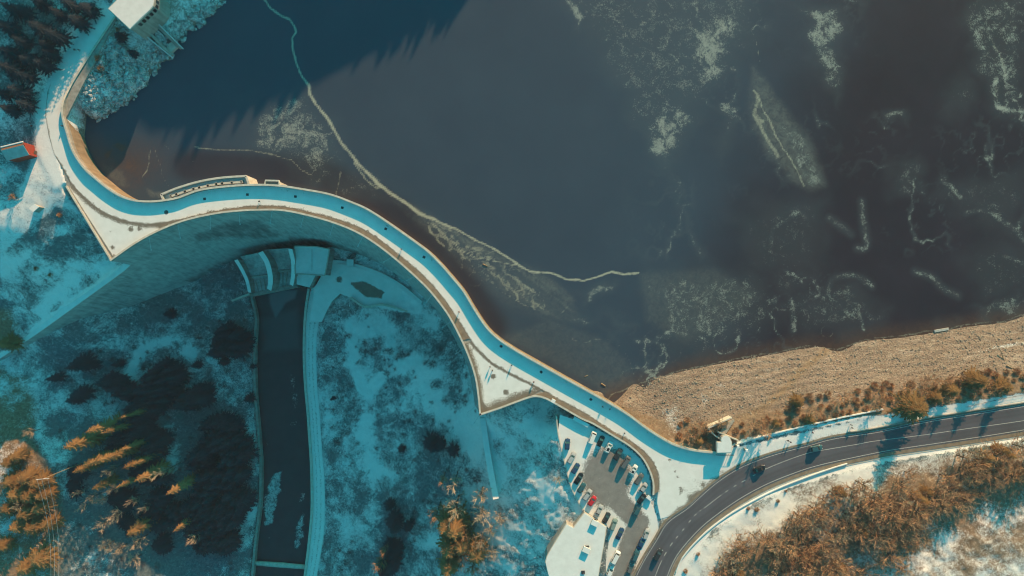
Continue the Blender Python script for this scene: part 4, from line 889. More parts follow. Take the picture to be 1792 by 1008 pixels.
def block(poly, z0, z1, par, name='wall', lip=True):
    P = [U(x, y, z1)[:2] for x, y in poly]; mm = MB(); mm.prism(P, z0, z1); o = mm.build(name, M_wall, par)
    q = MB(); q.prism([(p[0] * .985 + .015 * sum(a[0] for a in P) / len(P), p[1] * .985 + .015 * sum(a[1] for a in P) / len(P)) for p in P], z1 + .003, z1 + .16); q.build('roof', M_plain, o if par is not None and name != 'wall' else par); return P
Pq = block([(516, 431.5), (535, 431.8), (555, 432.5), (575.6, 436.5), (572, 460), (568, 481.5), (517.3, 478.3)], -64, -44, vh)
m = MB(); m.strip(Pq + Pq[:1], -.02, .35, -44.5, -43.55); m.build('roof_edge', M_cope, vh)
block([(519, 480), (552.4, 482), (541.7, 503.3), (519, 497.5)], -64, -50, vh, 'lower_block')
m = MB(); p = U(546, 455, -43.8); m.box((p[0], p[1], -43.7), (.12, 9, .1)); m.build('roof_joint', M_wall, vh)
pf = cdt_sheet('toe_platform', [U(*p, -52)[:2] for p in [(548, 503), (560, 482), (579, 459), (610, 464), (660, 479), (702, 502), (741, 535), (730, 552), (700, 541), (668, 533), (640, 537), (612, 521), (594, 514), (579, 528), (568, 548), (561, 564), (538, 564)]], -52, .8, M_snow, {'dirt': lambda x, y, px, py: np.clip(1.3 * sstep(-2, 3, sdf(px + (fbm(x, y, 5) - .5) * 6, py, [(612, 495), (635, 492), (673, 510), (668, 522), (640, 520)])) + 1.2 * np.clip(1.4 - np.hypot(px - 592, py - 489) / 5, 0, 1) + .22 * fbm(x / 4, y / 4, 8), 0, 1)})
for v_ in pf.data.vertices: v_.co.z = -54.6 + max(0, (v_.co.x + 87) / 48 * 4.6)
tag(pf, 'smooth snowy concrete platform curving along the dam foot beside the valve house', 'platform')
kb = thing('toe_kiosk', 'small square concrete block at the foot of the dam wall', 'building', U(616, 460, -54.5)); 
MB().box((0, 0, 1.5), (2.6, 2.4, 4)).build('wall', M_wall, kb); MB().box((0, 0, 3.62), (2.9, 2.7, .22)).build('roof', M_plain, kb)
m = MB(); ln_ = smooth_line([U(567, 548, -56), U(577, 528, -55.5), U(592, 513, -55), U(612, 508, -54)], 1); m.strip([p[:2] for p in ln_], -.25, .25, -60, [p[2] + .9 for p in ln_]); tag(m.build('kerb_wall', M_cope), 'low curved kerb wall edging the snowy platform below the dam', 'wall')
m = MB(); ln_ = smooth_line([U(579, 458, -55), U(610, 462.5, -55), U(659, 478, -53), U(700, 500, -51), U(738, 531, -48)], 1); m.strip([p[:2] for p in ln_], -.7, 1.0, -62, [p[2] + 1.5 for p in ln_]); tag(m.build('toe_wall', M_plain), 'snow topped low wall along the foot of the dam beside the platform', 'wall')

ln_ = smooth_line([U(613, 521, -52.5), U(640, 537, -52), U(668, 533, -51.5), U(700, 541, -50.5), U(729, 551, -49)], 1); m = MB(); m.strip([p[:2] for p in ln_], -.45, .45, -60, [p[2] + .9 for p in ln_]); tag(m.build('kerb_wall', M_cope), 'curved wall along the lower edge of the platform, right of the dark pit', 'wall')
# retaining wall strip on the right bank, car park edging
ln_ = smooth_line([U(845, 731, -19), U(850, 770, -18), U(858, 820, -16), U(868, 872, -13)], 1); m = MB(); m.strip([p[:2] for p in ln_], -1.1, 1.1, [p[2] - 6 for p in ln_], [p[2] + .9 for p in ln_])
tag(m.build('retaining_wall', M_plain), 'snow covered retaining wall descending from the right corner of the dam', 'wall')
ln_ = smooth_line([U(974, 728, -.5), U(977, 760, -.5), U(986, 800, -.5), U(999, 850, -.5), U(1012, 878, -.5), U(1020, 893, -.5)], 1); m = MB(); m.strip([p[:2] for p in ln_], -.2, .2, -5, -.4)
tag(m.build('kerb_wall', M_cope), 'low pale kerb wall on the left edge of the car park', 'wall')
for pts, lab in (([(1004, 731), (1030, 745)], 'pale rectangular snow covered slab under the dam parapet by the car park'), ([(1132, 868), (1140, 874)], 'white snow covered box beside the parked cars at the end of the row'), ([(965, 700), (971, 703)], 'small white block on the walkway near the right snow triangle')):
    zz_ = -.1 if pts[0][1] > 720 else .7
    a, b = U(*pts[0], zz_), U(*pts[1], zz_); L = math.hypot(b[0] - a[0], b[1] - a[1]); an = math.atan2(b[1] - a[1], b[0] - a[0])
    o = thing('storage_box', lab, 'box', ((a[0] + b[0]) / 2, (a[1] + b[1]) / 2, zz_ - .6), an)
    MB().box((0, 0, .55), (L, 1.25, 1.1)).build('body', M_wall, o); MB().box((0, 0, 1.18), (L + .1, 1.35, .16), 0, .94).build('snow_lid', M_plain, o)
# ------------------------------------------------------------------ curved main road, markings, verge walls
def resample(line, n):
    P = np.array([p[:2] for p in line]); d = np.concatenate([[0], np.cumsum(np.hypot(*np.diff(P, axis=0).T))]); t = np.linspace(0, d[-1], n)
    return np.stack([np.interp(t, d, P[:, 0]), np.interp(t, d, P[:, 1])], 1)
rt = resample([U(*p)[:2] for p in RTOP], 140); rbm = resample([U(*p)[:2] for p in RBOT], 140)
rv, rwn = [], []
for a, b in zip(rt, rbm):
    for k in range(13):
        s = k / 12; rv.append((a[0] + (b[0] - a[0]) * s, a[1] + (b[1] - a[1]) * s, .02)); rwn.append(1.0 if k in (2, 4, 8, 10) else .5 if k in (3, 9) else 0.0)
rf = [(i * 13 + k, (i + 1) * 13 + k, (i + 1) * 13 + k + 1, i * 13 + k + 1) for i in range(139) for k in range(12)]
road = struct(mesh_obj('road', rv, [f[::-1] for f in rf], M_asph, attrs={'worn': rwn}))
def ribbon(mb, line, w_, z):
    A = offset(line, -w_ / 2); B = offset(line, w_ / 2); n = len(line)
    mb.add([(p[0], p[1], z) for p in A] + [(p[0], p[1], z) for p in B], [(i, i + 1, n + i + 1, n + i) for i in range(n - 1)])
rtl = [tuple(p) for p in rt]; rbl = [tuple(p) for p in rbm]
mk = MB(); ribbon(mk, offset(rbl, .55), .22, .026); ribbon(mk, offset(rtl, -.5), .17, .026)
CEN = smooth_line([U(*p) for p in [(1135, 1040), (1146, 1010), (1158, 981), (1174, 953.6), (1195.5, 927), (1216.7, 901), (1236.5, 886), (1262.5, 866), (1286, 850.5), (1301, 842), (1338.7, 821.5), (1376, 806), (1414, 793), (1450, 786), (1500, 777.5), (1530, 772), (1610, 762), (1689, 750.6), (1792, 736), (1950, 710)]], .5)
cx = [PX(p[0], p[1], 0)[0] for p in CEN]
def seg_of(x0, x1): return [p[:2] for p, x in zip(CEN, cx) if x0 <= x <= x1]
for x0, x1 in ((1130, 1158), (1232, 1264), (1337, 1960)): ribbon(mk, seg_of(x0, x1), .2, .026)
for x0, x1 in ((1162, 1167), (1172, 1177), (1182, 1187), (1193, 1198), (1204, 1209), (1214, 1219.5), (1223, 1228), (1268, 1275), (1283, 1290), (1297, 1305), (1315, 1323)): ribbon(mk, seg_of(x0, x1), .24, .026)
struct(mk.build('road_markings', M_line))
sm_ = MB(); ribbon(sm_, offset(rbl, -.75), 1.3, .012); struct(sm_.build('road_shoulder', M_ledge))
sm_ = MB(); ribbon(sm_, offset(rbl, -1.75), .3, .03); struct(sm_.build('kerb', M_cope))
sm_ = MB(); ribbon(sm_, offset(rtl, .55), .7, .012); struct(sm_.build('road_shoulder', M_ledge))
def low_wall(pts, h, w_, lab, z=-.3, mat=None):
    l = smooth_line([U(*p) for p in pts], 2); m = MB(); m.strip([p[:2] for p in l], -w_ / 2, w_ / 2, z - .8, h); return tag(m.build('low_wall', mat or M_plain), lab, 'wall')
low_wall([(1290, 777), (1340, 762), (1414, 744), (1470, 731), (1500, 725), (1545, 716)], .40, .4, 'low snow capped wall between the footway and the shrubs above the beach')
low_wall([(1183, 1000), (1193.6, 976), (1225, 940), (1270, 904), (1315.7, 877), (1361, 854.5), (1406, 836.5), (1451, 820.5), (1482, 811)], .48, .35, 'long low snow capped wall on the verge below the curved road', -.6)
low_wall([(1483, 756), (1520, 751), (1600, 735), (1690, 720), (1792, 704), (1900, 688)], .45, .3, 'low dark wall along the upper edge of the main road', -.3, M_wall)
# snow fence along the footway, right end
fn = thing('wire_fence', 'thin post and wire fence along the snowy footway at the right end of the beach', 'fence', (0, 0, 0))
fl = smooth_line([U(*p) for p in [(1690, 712), (1740, 700), (1792, 690), (1850, 680)]], 3.2)
for p in fl: z = hz(p[0], p[1]); MB().tube([(p[0], p[1], z - .2), (p[0], p[1], z + 1.1)], .05, 5).build('post', M_dark, fn)
for q in (.4, .75, 1.05): MB().tube([(p[0], p[1], hz(p[0], p[1]) + q) for p in fl], .025, 4).build('wire', M_dark, fn)

# ------------------------------------------------------------------ cars
M_glass = paint('car_glass', (.018, .02, .023), .08, .6); M_tyre = mottled('tyre_rubber', (.02, .02, .02), (.04, .04, .04), 4); M_rim = paint('alloy_rim', (.45, .45, .46), .3)
M_lampw = paint('headlamp_glass', (.7, .7, .68), .1); M_lampr = paint('tail_lamp', (.35, .02, .015), .2)
def make_car(kind, label, mat):
    Ls, W, Hh = {'hatch': (4.1, 1.76, 1.48), 'estate': (4.6, 1.82, 1.47), 'van': (5.0, 1.92, 1.92), 'suv': (4.6, 1.88, 1.70), 'saloon': (4.6, 1.80, 1.43)}[kind]
    rt_ = thing('parked_car', label, 'car'); h = Ls / 2; w_ = W / 2; bl = Hh * .60
    hood = {'hatch': .30, 'estate': .28, 'van': .20, 'suv': .29, 'saloon': .28}[kind]; tail = {'hatch': .03, 'estate': .02, 'van': .015, 'suv': .025, 'saloon': .16}[kind]
    st = [(h, .70, .42, .52), (h - .10, .86, .30, .62), (h - .45, .96, .22, bl * .88), (h - Ls * hood, 1.0, .2, bl * .99), (0, 1.0, .2, bl), (-h + Ls * tail + .35, 1.0, .2, bl), (-h + .3, .97, .22, bl * (.99 if kind != 'saloon' else .96)), (-h + .06, .9, .3, bl * .93), (-h, .78, .42, bl * .8)]
    v, f = [], []
    for x, kw, zb, zt in st:
        a = w_ * kw; zm = (zb + zt) / 2
        v += [(x, -a * .88, zb), (x, -a, zb + .18), (x, -a, zm + .08), (x, -a * .93, zt - .04), (x, -a * .78, zt), (x, a * .78, zt), (x, a * .93, zt - .04), (x, a, zm + .08), (x, a, zb + .18), (x, a * .88, zb)]
    for i in range(len(st) - 1):
        for k in range(10): f.append((i * 10 + k, i * 10 + (k + 1) % 10, (i + 1) * 10 + (k + 1) % 10, (i + 1) * 10 + k))
    f += [tuple(range(10))[::-1], tuple((len(st) - 1) * 10 + k for k in range(10))]
    body = mesh_obj('body', v, f, mat, rt_, True)
    xf, xr = h - Ls * (hood - .02), -h + Ls * tail + .16; rf_, rr_ = xf - (Hh - bl) * {'van': .55}.get(kind, 1.15), xr + (Hh - bl) * {'saloon': .9, 'van': .12, 'estate': .45}.get(kind, .5)
    a, b = w_ * .90, w_ * .70; zt = Hh - .05
    g = MB(); g.add([(xf, -a * .94, bl - .03), (xf, a * .94, bl - .03), (xr, a * .94, bl - .03), (xr, -a * .94, bl - .03), (rf_, -b, zt), (rf_, b, zt), (rr_, b, zt), (rr_, -b, zt)], [(0, 1, 5, 4), (1, 2, 6, 5), (2, 3, 7, 6), (3, 0, 4, 7), (4, 5, 6, 7)])
    g.build('windows', M_glass, rt_)
    r = MB(); c_ = .10
    ring = [(rf_ + .06, -b - .02 + c_), (rf_ + .06, b + .02 - c_), (rf_ - c_, b + .04), (rr_ + c_, b + .04), (rr_ - .06, b - c_), (rr_ - .06, -b + c_), (rr_ + c_, -b - .04), (rf_ - c_, -b - .04)]
    r.prism(ring, zt + .002, Hh); ro = r.build('roof', mat, rt_)
    for s in (-1, 1):
        for (x0, x1) in ((xf - .05, rf_ + .02), (xr + .05, rr_ - .02), ((xf + xr) / 2, (rf_ + rr_) / 2)):
            MB().tube([(x0, s * a * .955, bl - .03), (x1, s * (b + .015), zt)], .045, 5).build('pillar', mat, rt_)
    for sx in (h - Ls * .19, -h + Ls * .19):
        for s in (-1, 1):
            t = MB(); t.tube([(sx, s * (w_ - .21), .33), (sx, s * (w_ + .005), .33)], .33, 12); to = t.build('wheel', M_tyre, rt_)
            q = MB(); q.tube([(sx, s * (w_ + .006), .33), (sx, s * (w_ + .02), .33)], .21, 10); q.build('rim', M_rim, to)
    for s in (-1, 1):
        MB().box((h - .10, s * w_ * .62, .62), (.14, .34, .15)).build('headlight', M_lampw, rt_)
        MB().box((-h + .06, s * w_ * .68, bl * .84), (.1, .22, .22)).build('tail_light', M_lampr, rt_)
        MB().box((xf - .25, s * (w_ + .07), bl + .06), (.14, .2, .13)).build('mirror', mat, rt_)
    rt_['dims'] = (Ls, W, Hh); rt_['roofx'] = ((rf_ + rr_) / 2, rf_ - rr_); return rt_
CP = {'white': paint('white_car_paint', (.72, .71, .69)), 'black': paint('black_car_paint', (.012, .013, .015), .25), 'blue': paint('blue_car_paint', (.025, .06, .13), .25), 'teal': paint('teal_car_paint', (.03, .10, .12), .3), 'silver': paint('silver_car_paint', (.38, .39, .40), .3),
      'grey': paint('grey_car_paint', (.11, .115, .12), .3), 'red': paint('red_car_paint', (.50, .025, .03), .3), 'green': paint('grey_green_car_paint', (.20, .27, .25), .3), 'dark': paint('anthracite_car_paint', (.03, .033, .037), .25), 'sky': paint('light_blue_car_paint', (.30, .45, .55), .3)}
CARS = [('van', 'white', 1037, 765, 36, -90, 'white van roof nearest the slab under the dam parapet in the shaded row', ''),
 ('hatch', 'black', 1051.5, 772, 42, -90, 'black car between the white van and the white car with a sunroof', ''),
 ('estate', 'white', 1065.6, 782.4, 48, -90, 'white car with a dark sunroof parked left of a dark car in the shaded row', 's'),
 ('suv', 'dark', 1081.5, 795, 54, -86, 'anthracite car between the white sunroof car and the long grey van', ''),
 ('van', 'grey', 1095, 808.5, 58, -85, 'long grey van in the middle of the shaded row beside the dam wall', ''),
 ('hatch', 'white', 1109, 822, 56, -85, 'white hatchback with a dark sunroof parked right of the long grey van', 's'),
 ('estate', 'grey', 1118.5, 838.5, 60, -85, 'grey estate car between the white hatchback and the silver car at the curve', ''),
 ('saloon', 'silver', 1125.5, 854.5, 60, -80, 'silver saloon in the shade nearest the curved end of the dam wall', ''),
 ('hatch', 'black', 1123, 873, 62, -82, 'black hatchback next to the white snow covered box', ''),
 ('suv', 'teal', 1115.5, 892, 56, -92, 'dark teal car last in the right hand row by the car park exit', ''),
 ('hatch', 'blue', 993, 777, 6, -90, 'dark blue car alone at the top of the left row', ''),
 ('estate', 'silver', 1000.3, 801.5, 54, -90, 'silver estate car second from the top of the left row', ''),
 ('hatch', 'blue', 1007.3, 819.6, 55, -86, 'dark blue hatchback below the silver estate car in the left row', ''),
 ('saloon', 'black', 1012.8, 837.5, 56, -86, 'black saloon between two dark blue and teal cars in the left row', ''),
 ('hatch', 'teal', 1018, 853.5, 58, -84, 'teal hatchback between the black saloon and a silver car', ''),
 ('estate', 'silver', 1027.8, 866, 60, -80, 'silver car parked directly left of the red car', ''),
 ('hatch', 'red', 1036.5, 876.5, 55, -78, 'red hatchback in the left row beside the snowy flat roof', ''),
 ('saloon', 'silver', 1048, 893.5, 50, -92, 'silver saloon just right of the red car by the flat roof corner', ''),
 ('hatch', 'dark', 1061.5, 906, 44, -82, 'dark hatchback at the corner of the snowy flat roof', ''),
 ('estate', 'green', 1074, 918, 44, -108, 'grey green estate car beside the right edge of the snowy flat roof', ''),
 ('saloon', 'blue', 1085, 934, 48, -100, 'dark blue saloon standing out from the row beside the flat roof', ''),
 ('van', 'white', 1077.5, 975, 58, -110, 'white roofed van alone in the snow beside the lower flat roof edge', ''),
 ('suv', 'teal', 1112.5, 972, 45, -100, 'teal car by the snow bank between car park exit and main road', ''),
 ('saloon', 'grey', 1102, 997, 45, -100, 'grey saloon at the bottom edge below the teal car by the snow bank', ''),
 ('hatch', 'silver', 1131, 935, 40, -100, 'silver hatchback near the car park exit below the dark teal car', ''),
 ('hatch', 'white', 1068, 1000, 52, -108, 'white hatchback at the bottom edge below the white roofed van', ''),
 ('saloon', 'blue', 1122, 951, 45, -100, 'dark blue saloon by the snow bank above a teal car', ''),
 ('estate', 'dark', 1151.5, 971, 55, -92, 'dark estate car driving on the lower bend of the main road', 'r'),
 ('saloon', 'black', 1329, 821, 110, -42, 'black car driving on the bend of the main road below the kiosk', 'r'),
 ('suv', 'teal', 1428.5, 784.5, 130, -27, 'dark teal car driving on the straight part of the main road', 'r')]
protos = {}
for kind, colr, x, y, dx, dy, lab, fl_ in CARS:
    zg = .03 if 'r' in fl_ else -.60
    key = (kind, colr)
    if key not in protos: o = make_car(kind, lab, CP[colr]); protos[key] = o
    else: o = dup(protos[key], (0, 0, 0), 0, lab)
    p = U(x, y, zg + .7); z = zg if 'r' in fl_ else max(hz(p[0], p[1]), -.62) + .01
    o.location = (p[0], p[1], z); o.rotation_euler = (0, 0, math.atan2(-dy, dx)); o['group'] = 'cars on the main road' if 'r' in fl_ else 'cars in the car park'
    o.name = 'passing_car' if 'r' in fl_ else 'parked_car'
for o in list(bpy.data.objects):
    if o.name.startswith(('parked_car', 'passing_car')) and 'sunroof' in o.get('label', '') and 'dark sunroof' in o['label']:
        rx_, rl = o['roofx']; MB().box((rx_ - .15, 0, o['dims'][2] + .012), (rl * .55, .95, .02)).build('sunroof', M_glass, o)

# ------------------------------------------------------------------ buildings
def flat_building(name, label, poly, z_roof, z_base, roof_mat=None, wall_mat=None, over=.35):
    b = thing(name, label, 'building', (0, 0, 0)); P = [U(*p, z_roof)[:2] for p in poly]
    c = (sum(p[0] for p in P) / len(P), sum(p[1] for p in P) / len(P))
    def ins(d): 
        a = sum(P[i][0] * P[(i + 1) % len(P)][1] - P[(i + 1) % len(P)][0] * P[i][1] for i in range(len(P)))
        L = P + P[:2]; o = offset([P[-1]] + L, d if a > 0 else -d); return o[1:len(P) + 1]
    m = MB(); m.prism(ins(over), z_base, z_roof - .3); m.build('wall', wall_mat or M_wall, b)
    m = MB(); m.prism(P, z_roof - .30, z_roof - .02); ro = m.build('roof', M_cope, b)
    m = MB(); m.prism(ins(.25), z_roof - .018, z_roof + .12); m.build('roof_snow', roof_mat or M_plain, ro); return b, P
RPOLY = [(1022.4, 896.2), (1042, 909), (1062, 921.8), (1057, 955), (1049, 1000), (1042, 1050), (990, 1060), (966, 1030), (958, 1003), (953.5, 984), (957, 972), (968, 953), (990.6, 916.5), (1003, 922.7)]
rest, _ = flat_building('restaurant', 'large flat roofed building beside the car park under unbroken snow', RPOLY, 3.0, -9)
for x, y in ((1040.5, 914), (1025.5, 961)):
    p = U(x, y, 2.9); m = MB(); m.box((p[0], p[1], 3.55), (2.5, 1.9, .9), -.45); o = m.build('roof_box', M_wall, rest); m = MB(); m.box((p[0], p[1], 4.08), (2.6, 2.0, .16), -.45, .95); m.build('snow_cap', M_plain, o)
    for k in range(3): m = MB(); m.tube([(p[0] + .9 - k * .5, p[1] + 1.2, 3.1), (p[0] + .9 - k * .5, p[1] + 1.2, 3.5)], .22, 8); m.build('vent_pipe', M_dark, o)
p = U(1020, 1000, 2.5); m = MB(); m.tube([(p[0], p[1], 3.1), (p[0], p[1], 5.0)], .09, 6); m.box((p[0], p[1], 4.7), (1.5, .1, .1), .5); m.box((p[0], p[1], 4.1), (1.1, .1, .1), -.6); m.box((p[0], p[1], 3.3), (1.2, 1.1, .4)); m.build('roof_aerial', M_dark, rest)
gate, GP = flat_building('gate_house', 'pale gate house with rounded end and a window row above the rocky bank', [(188.4, 15.3), (227, 52.4), (247, 33), (263, 18), (269, 10), (271, 0), (272, -14), (262, -30), (240, -36)], 8, -4, None, M_wall, .3)
edge_pts = smooth_line([U(229, 50.4, 8), U(247, 33, 8), U(262, 19, 8), U(268.5, 11, 8), U(270.5, 2, 8), U(271.5, -8, 8)], .25)
acc = 0; nxt = 3.0
for i in range(1, len(edge_pts) - 1):
    acc += math.hypot(edge_pts[i][0] - edge_pts[i - 1][0], edge_pts[i][1] - edge_pts[i - 1][1])
    if acc >= nxt:
        nxt += 1.75; tx, ty = edge_pts[i + 1][0] - edge_pts[i - 1][0], edge_pts[i + 1][1] - edge_pts[i - 1][1]; L = math.hypot(tx, ty); nx_, ny_ = ty / L, -tx / L; an = math.atan2(ty, tx)
        c = (edge_pts[i][0] - nx_ * .3, edge_pts[i][1] - ny_ * .3)
        f_ = MB().box((c[0] + nx_ * .02, c[1] + ny_ * .02, 5.6), (1.35, .1, 2.3), an).build('window', M_cope, gate)
        MB().box((c[0] + nx_ * .06, c[1] + ny_ * .06, 5.6), (1.15, .1, 2.1), an).build('pane', M_glass, f_)
it = thing('intake_screen', 'sloping concrete intake with two long rails below the gate house', 'intake', (0, 0, 0))
for a, b in (((269, 34, -1), (321, 86, -7.6)), ((253, 61, -2), (303, 102, -7.6))):
    m = MB(); m.tube([U(*a), U(*b)], .22, 6); m.build('rail', M_steel, it)
A = [U(258, 62, -3.2), U(268, 43, -3.2)]; B = [U(290, 94, -7.8), U(311, 78, -7.8)]
m = MB(); m.add([A[0], A[1], B[1], B[0]] + [(p[0], p[1], p[2] - 3) for p in (A[0], A[1], B[1], B[0])], [(3, 2, 1, 0), (0, 1, 5, 4), (1, 2, 6, 5), (2, 3, 7, 6), (3, 0, 4, 7)]); m.build('ramp', mat_concrete('dark_wet_concrete', (.06, .065, .07), (.14, .14, .145)), it)
m = MB(); q = [U(284, 70, -6.6), U(295, 68, -6.6), U(309, 82, -7.4), U(297, 93, -7.4)]; m.add(q + [(p[0], p[1], p[2] - 2) for p in q], [(3, 2, 1, 0), (0, 1, 5, 4), (1, 2, 6, 5), (2, 3, 7, 6), (3, 0, 4, 7)]); m.build('screen_plate', M_cope, it)
for (a, b) in (((262, 58, -2.6), (300, 97, -7.3)), ((272, 42, -2.2), (314, 83, -7.3))):
    l = [U(*a), U(*b)]; m = MB(); m.strip([p[:2] for p in l], -.45, .45, [p[2] - 4 for p in l], [p[2] + .3 for p in l]); m.build('side_wall', M_wall, it)
m = MB(); l = [U(203, 34, .02), U(166, 87, .02), U(141, 127, .02), U(128, 150, .02)]
# red fronted hut on the left
ht = thing('hut', 'wooden hut with a red end wall and shaded snowy roof by the plaza', 'hut', (0, 0, 0)); g0 = 0.0
hp = [(2, 257), (40.5, 247.5), (51, 271), (12, 281)]; zt_ = [5.8, 5.8, 4.4, 4.4]; HPt = [U(x, y, z) for (x, y), z in zip(hp, zt_)]
def lerp(a, b, t): return tuple(a[i] + (b[i] - a[i]) * t for i in range(3))
M_red = mottled('red_boarding', (.22, .03, .02), (.36, .06, .035), 1.2); M_tile = mottled('brown_roof_tiles', (.16, .08, .055), (.28, .15, .10), 1.5)
inn = [lerp(HPt[0], HPt[2], .03), lerp(HPt[1], HPt[3], .03), lerp(HPt[2], HPt[0], .03), lerp(HPt[3], HPt[1], .03)]
m = MB(); m.prism([p[:2] for p in inn], -1.6, [p[2] - .3 for p in inn]); m.build('wall', M_red, ht)
r0, r1 = lerp(HPt[0], HPt[3], .30), lerp(HPt[1], HPt[2], .30); r0 = (r0[0], r0[1], 6.3); r1 = (r1[0], r1[1], 6.3)
def slab(q, th, name, mat, par):
    mm = MB(); mm.add([tuple(p) for p in q] + [(p[0], p[1], p[2] - th) for p in q], [(0, 1, 2, 3), (7, 6, 5, 4), (0, 4, 5, 1), (1, 5, 6, 2), (2, 6, 7, 3), (3, 7, 4, 0)]); return mm.build(name, mat, par)
slab([HPt[3], HPt[2], r1, r0], .18, 'roof', mottled('shaded_roof_snow', (.34, .34, .34), (.50, .50, .49), .6), ht); slab([r0, r1, HPt[1], HPt[0]], .18, 'roof', M_tile, ht)  # roof snow on the slope away from the sun, shade darkened into its colour
a_, b_ = lerp(HPt[0], r0, .12), lerp(HPt[1], r1, .12)
m = MB(); m.tube([(a_[0], a_[1], a_[2] + .1), (b_[0], b_[1], b_[2] + .1)], .28, 6); m.build('snow_ridge', M_plain, ht)
e1 = lerp(HPt[1], HPt[2], .6); m = MB(); m.box((e1[0] + .1, e1[1] - .2, .2), (.12, 1.1, 2.1), -.2); m.build('door', M_tile, ht)
sh_ = thing('shed', 'small white roofed shed with a long shadow left of the dam', 'shed', (0, 0, 0)); P = [U(x, y, 1.5)[:2] for x, y in ((50, 365), (60, 357), (68.5, 362), (58, 371))]
zg = hz(*P[0]); m = MB(); m.prism([lerp((*p, 0), (*P[(i + 2) % 4], 0), .04)[:2] for i, p in enumerate(P)], zg - 1, 1.3); m.build('wall', M_wall, sh_); m = MB(); m.prism(P, 1.302, 1.5); m.build('roof', M_plain, sh_)
# kiosk with half round roof, steps and gate
kpoly = [(1254, 793.5), (1254, 773.5), (1261.5, 772.5)] + [(1270 + 9 * math.cos(t), 770 - 8.5 * math.sin(t)) for t in np.linspace(math.pi * .95, .05 * math.pi, 9)] + [(1281, 773.5), (1281, 793)]
kio, KP = flat_building('kiosk', 'small kiosk with a half round snowy roof at the end of the dam', kpoly, 3.4, -.5, None, M_wall, .5)
st_ = thing('stairway', 'concrete stair with pale side walls leading down to the beach beside the kiosk', 'stairs', (0, 0, 0))
for pts, h in (([(1238, 748), (1258, 739), (1279, 730)], 1.2), ([(1255, 755.5), (1272, 762), (1291, 770)], .9), ([(1239.5, 749), (1244, 755), (1252, 763), (1261, 768)], .9)):
    l = smooth_line([U(*p, -.6) for p in pts], 1); m = MB(); m.strip([p[:2] for p in l], -.22, .22, -5, h - .4); m.build('side_wall', M_cope, st_)
for k in range(9):
    a = lerp(U(1263, 762, 0), U(1283, 738, 0), k / 9); m = MB(); m.box((a[0], a[1], -.5 - k * .22), (3.2, .9, .5), .45); m.build('step', M_wall, st_)
gt = thing('railing', 'row of dark railing posts casting long shadows below the kiosk', 'railing', (0, 0, 0)); a0, b0 = U(1253, 795), U(1282, 795.5)
for k in range(9):
    p = lerp(a0, b0, k / 8); MB().tube([(p[0], p[1], -.1), (p[0], p[1], 1.5)], .07, 5).build('post', M_dark, gt)
MB().tube([(a0[0], a0[1], 1.5), (b0[0], b0[1], 1.5)], .06, 5).build('top_rail', M_dark, gt)
for x, y, lab in ((1288, 779, 'dark square gate pillar just right of the kiosk'), (1303, 786, 'dark square gate pillar on the footway, farther right from the kiosk')):
    p = U(x, y); o = thing('gate_pillar', lab, 'pillar', p); MB().box((0, 0, 1.1), (.8, .8, 2.4)).build('shaft', M_wall, o); MB().box((0, 0, 2.4), (1, 1, .2), 0, .7).build('cap', M_plain, o)
# curved overflow gallery on the water side
ov = thing('overflow_gallery', 'curved overflow gallery with a row of square piers on the water side', 'overflow', (0, 0, 0))
l = smooth_line([U(284, 341), U(314, 329), U(352, 318), U(390, 311.6), U(432, 308.6)], 1.5); m = MB(); m.strip([p[:2] for p in l], -.35, .35, -13, 1.1); m.build('outer_wall', M_cope, ov)
l2 = [U(432, 308.6)[:2], U(437.5, 324)[:2]]; m = MB(); m.strip(l2, -.35, .35, -13, 1.1); m.build('end_wall', M_cope, ov); l2 = [U(284, 340.5)[:2], U(288, 350)[:2]]; m = MB(); m.strip(l2, -.35, .35, -13, 1.1); m.build('end_wall', M_cope, ov)
fl_ = [U(*p)[:2] for p in [(284, 341), (314, 329), (352, 318), (390, 311.6), (432, 308.6), (437, 324), (402, 325), (352, 331), (314, 345), (288, 350)]]; m = MB(); m.prism(fl_, -13, -.75); m.build('floor', M_plain, ov)
l3 = smooth_line([U(300, 344), U(330, 334), U(360, 326.5), U(390, 321.5), U(424, 319)], 1); m = MB(); m.strip([p[:2] for p in l3], -.35, .35, .2, .75); m.build('beam', M_cope, ov)
for k in range(10):
    p = l3[int(k / 9 * (len(l3) - 1))]; MB().box((p[0], p[1] + .1, -.35), (.75, 1.1, 2.2), .2).build('pier', M_wall, ov)
# rusty steel screen, debris and boats on the water
def stick(name, lab, cat, a, b, z, r, mat):
    A, B = U(*a, z), U(*b, z); m = MB(); m.tube([A, lerp(A, B, .3), lerp(A, B, .7), B], [r, r * 1.1, r * .9, r * .6], 7); return tag(m.build(name, mat, smooth=True), lab, cat)
stick('floating_log', 'pale yellow log floating in the corner of the lake by the dam', 'log', (1052, 671), (1060, 676), LAKE_Z + .1, .28, M_wood)
stick('driftwood', 'short piece of driftwood on the ice near the dam curve', 'log', (845, 462), (853, 466), LAKE_Z + .08, .25, M_wood)
stick('driftwood', 'thin curved stick floating left of the yellow log', 'log', (1023, 659), (1029, 657), LAKE_Z + .06, .12, M_wood)
p = U(1647, 577.5, LAKE_Z); o = thing('pontoon', 'long narrow white pontoon lying along the beach waterline', 'pontoon', p, .17); MB().box((0, 0, .15), (5.6, .9, .5), 0, .95).build('deck', M_line, o); [MB().box((x, 0, -.05), (.9, .8, .5)).build('float', M_steel, o) for x in (-2, 0, 2)]
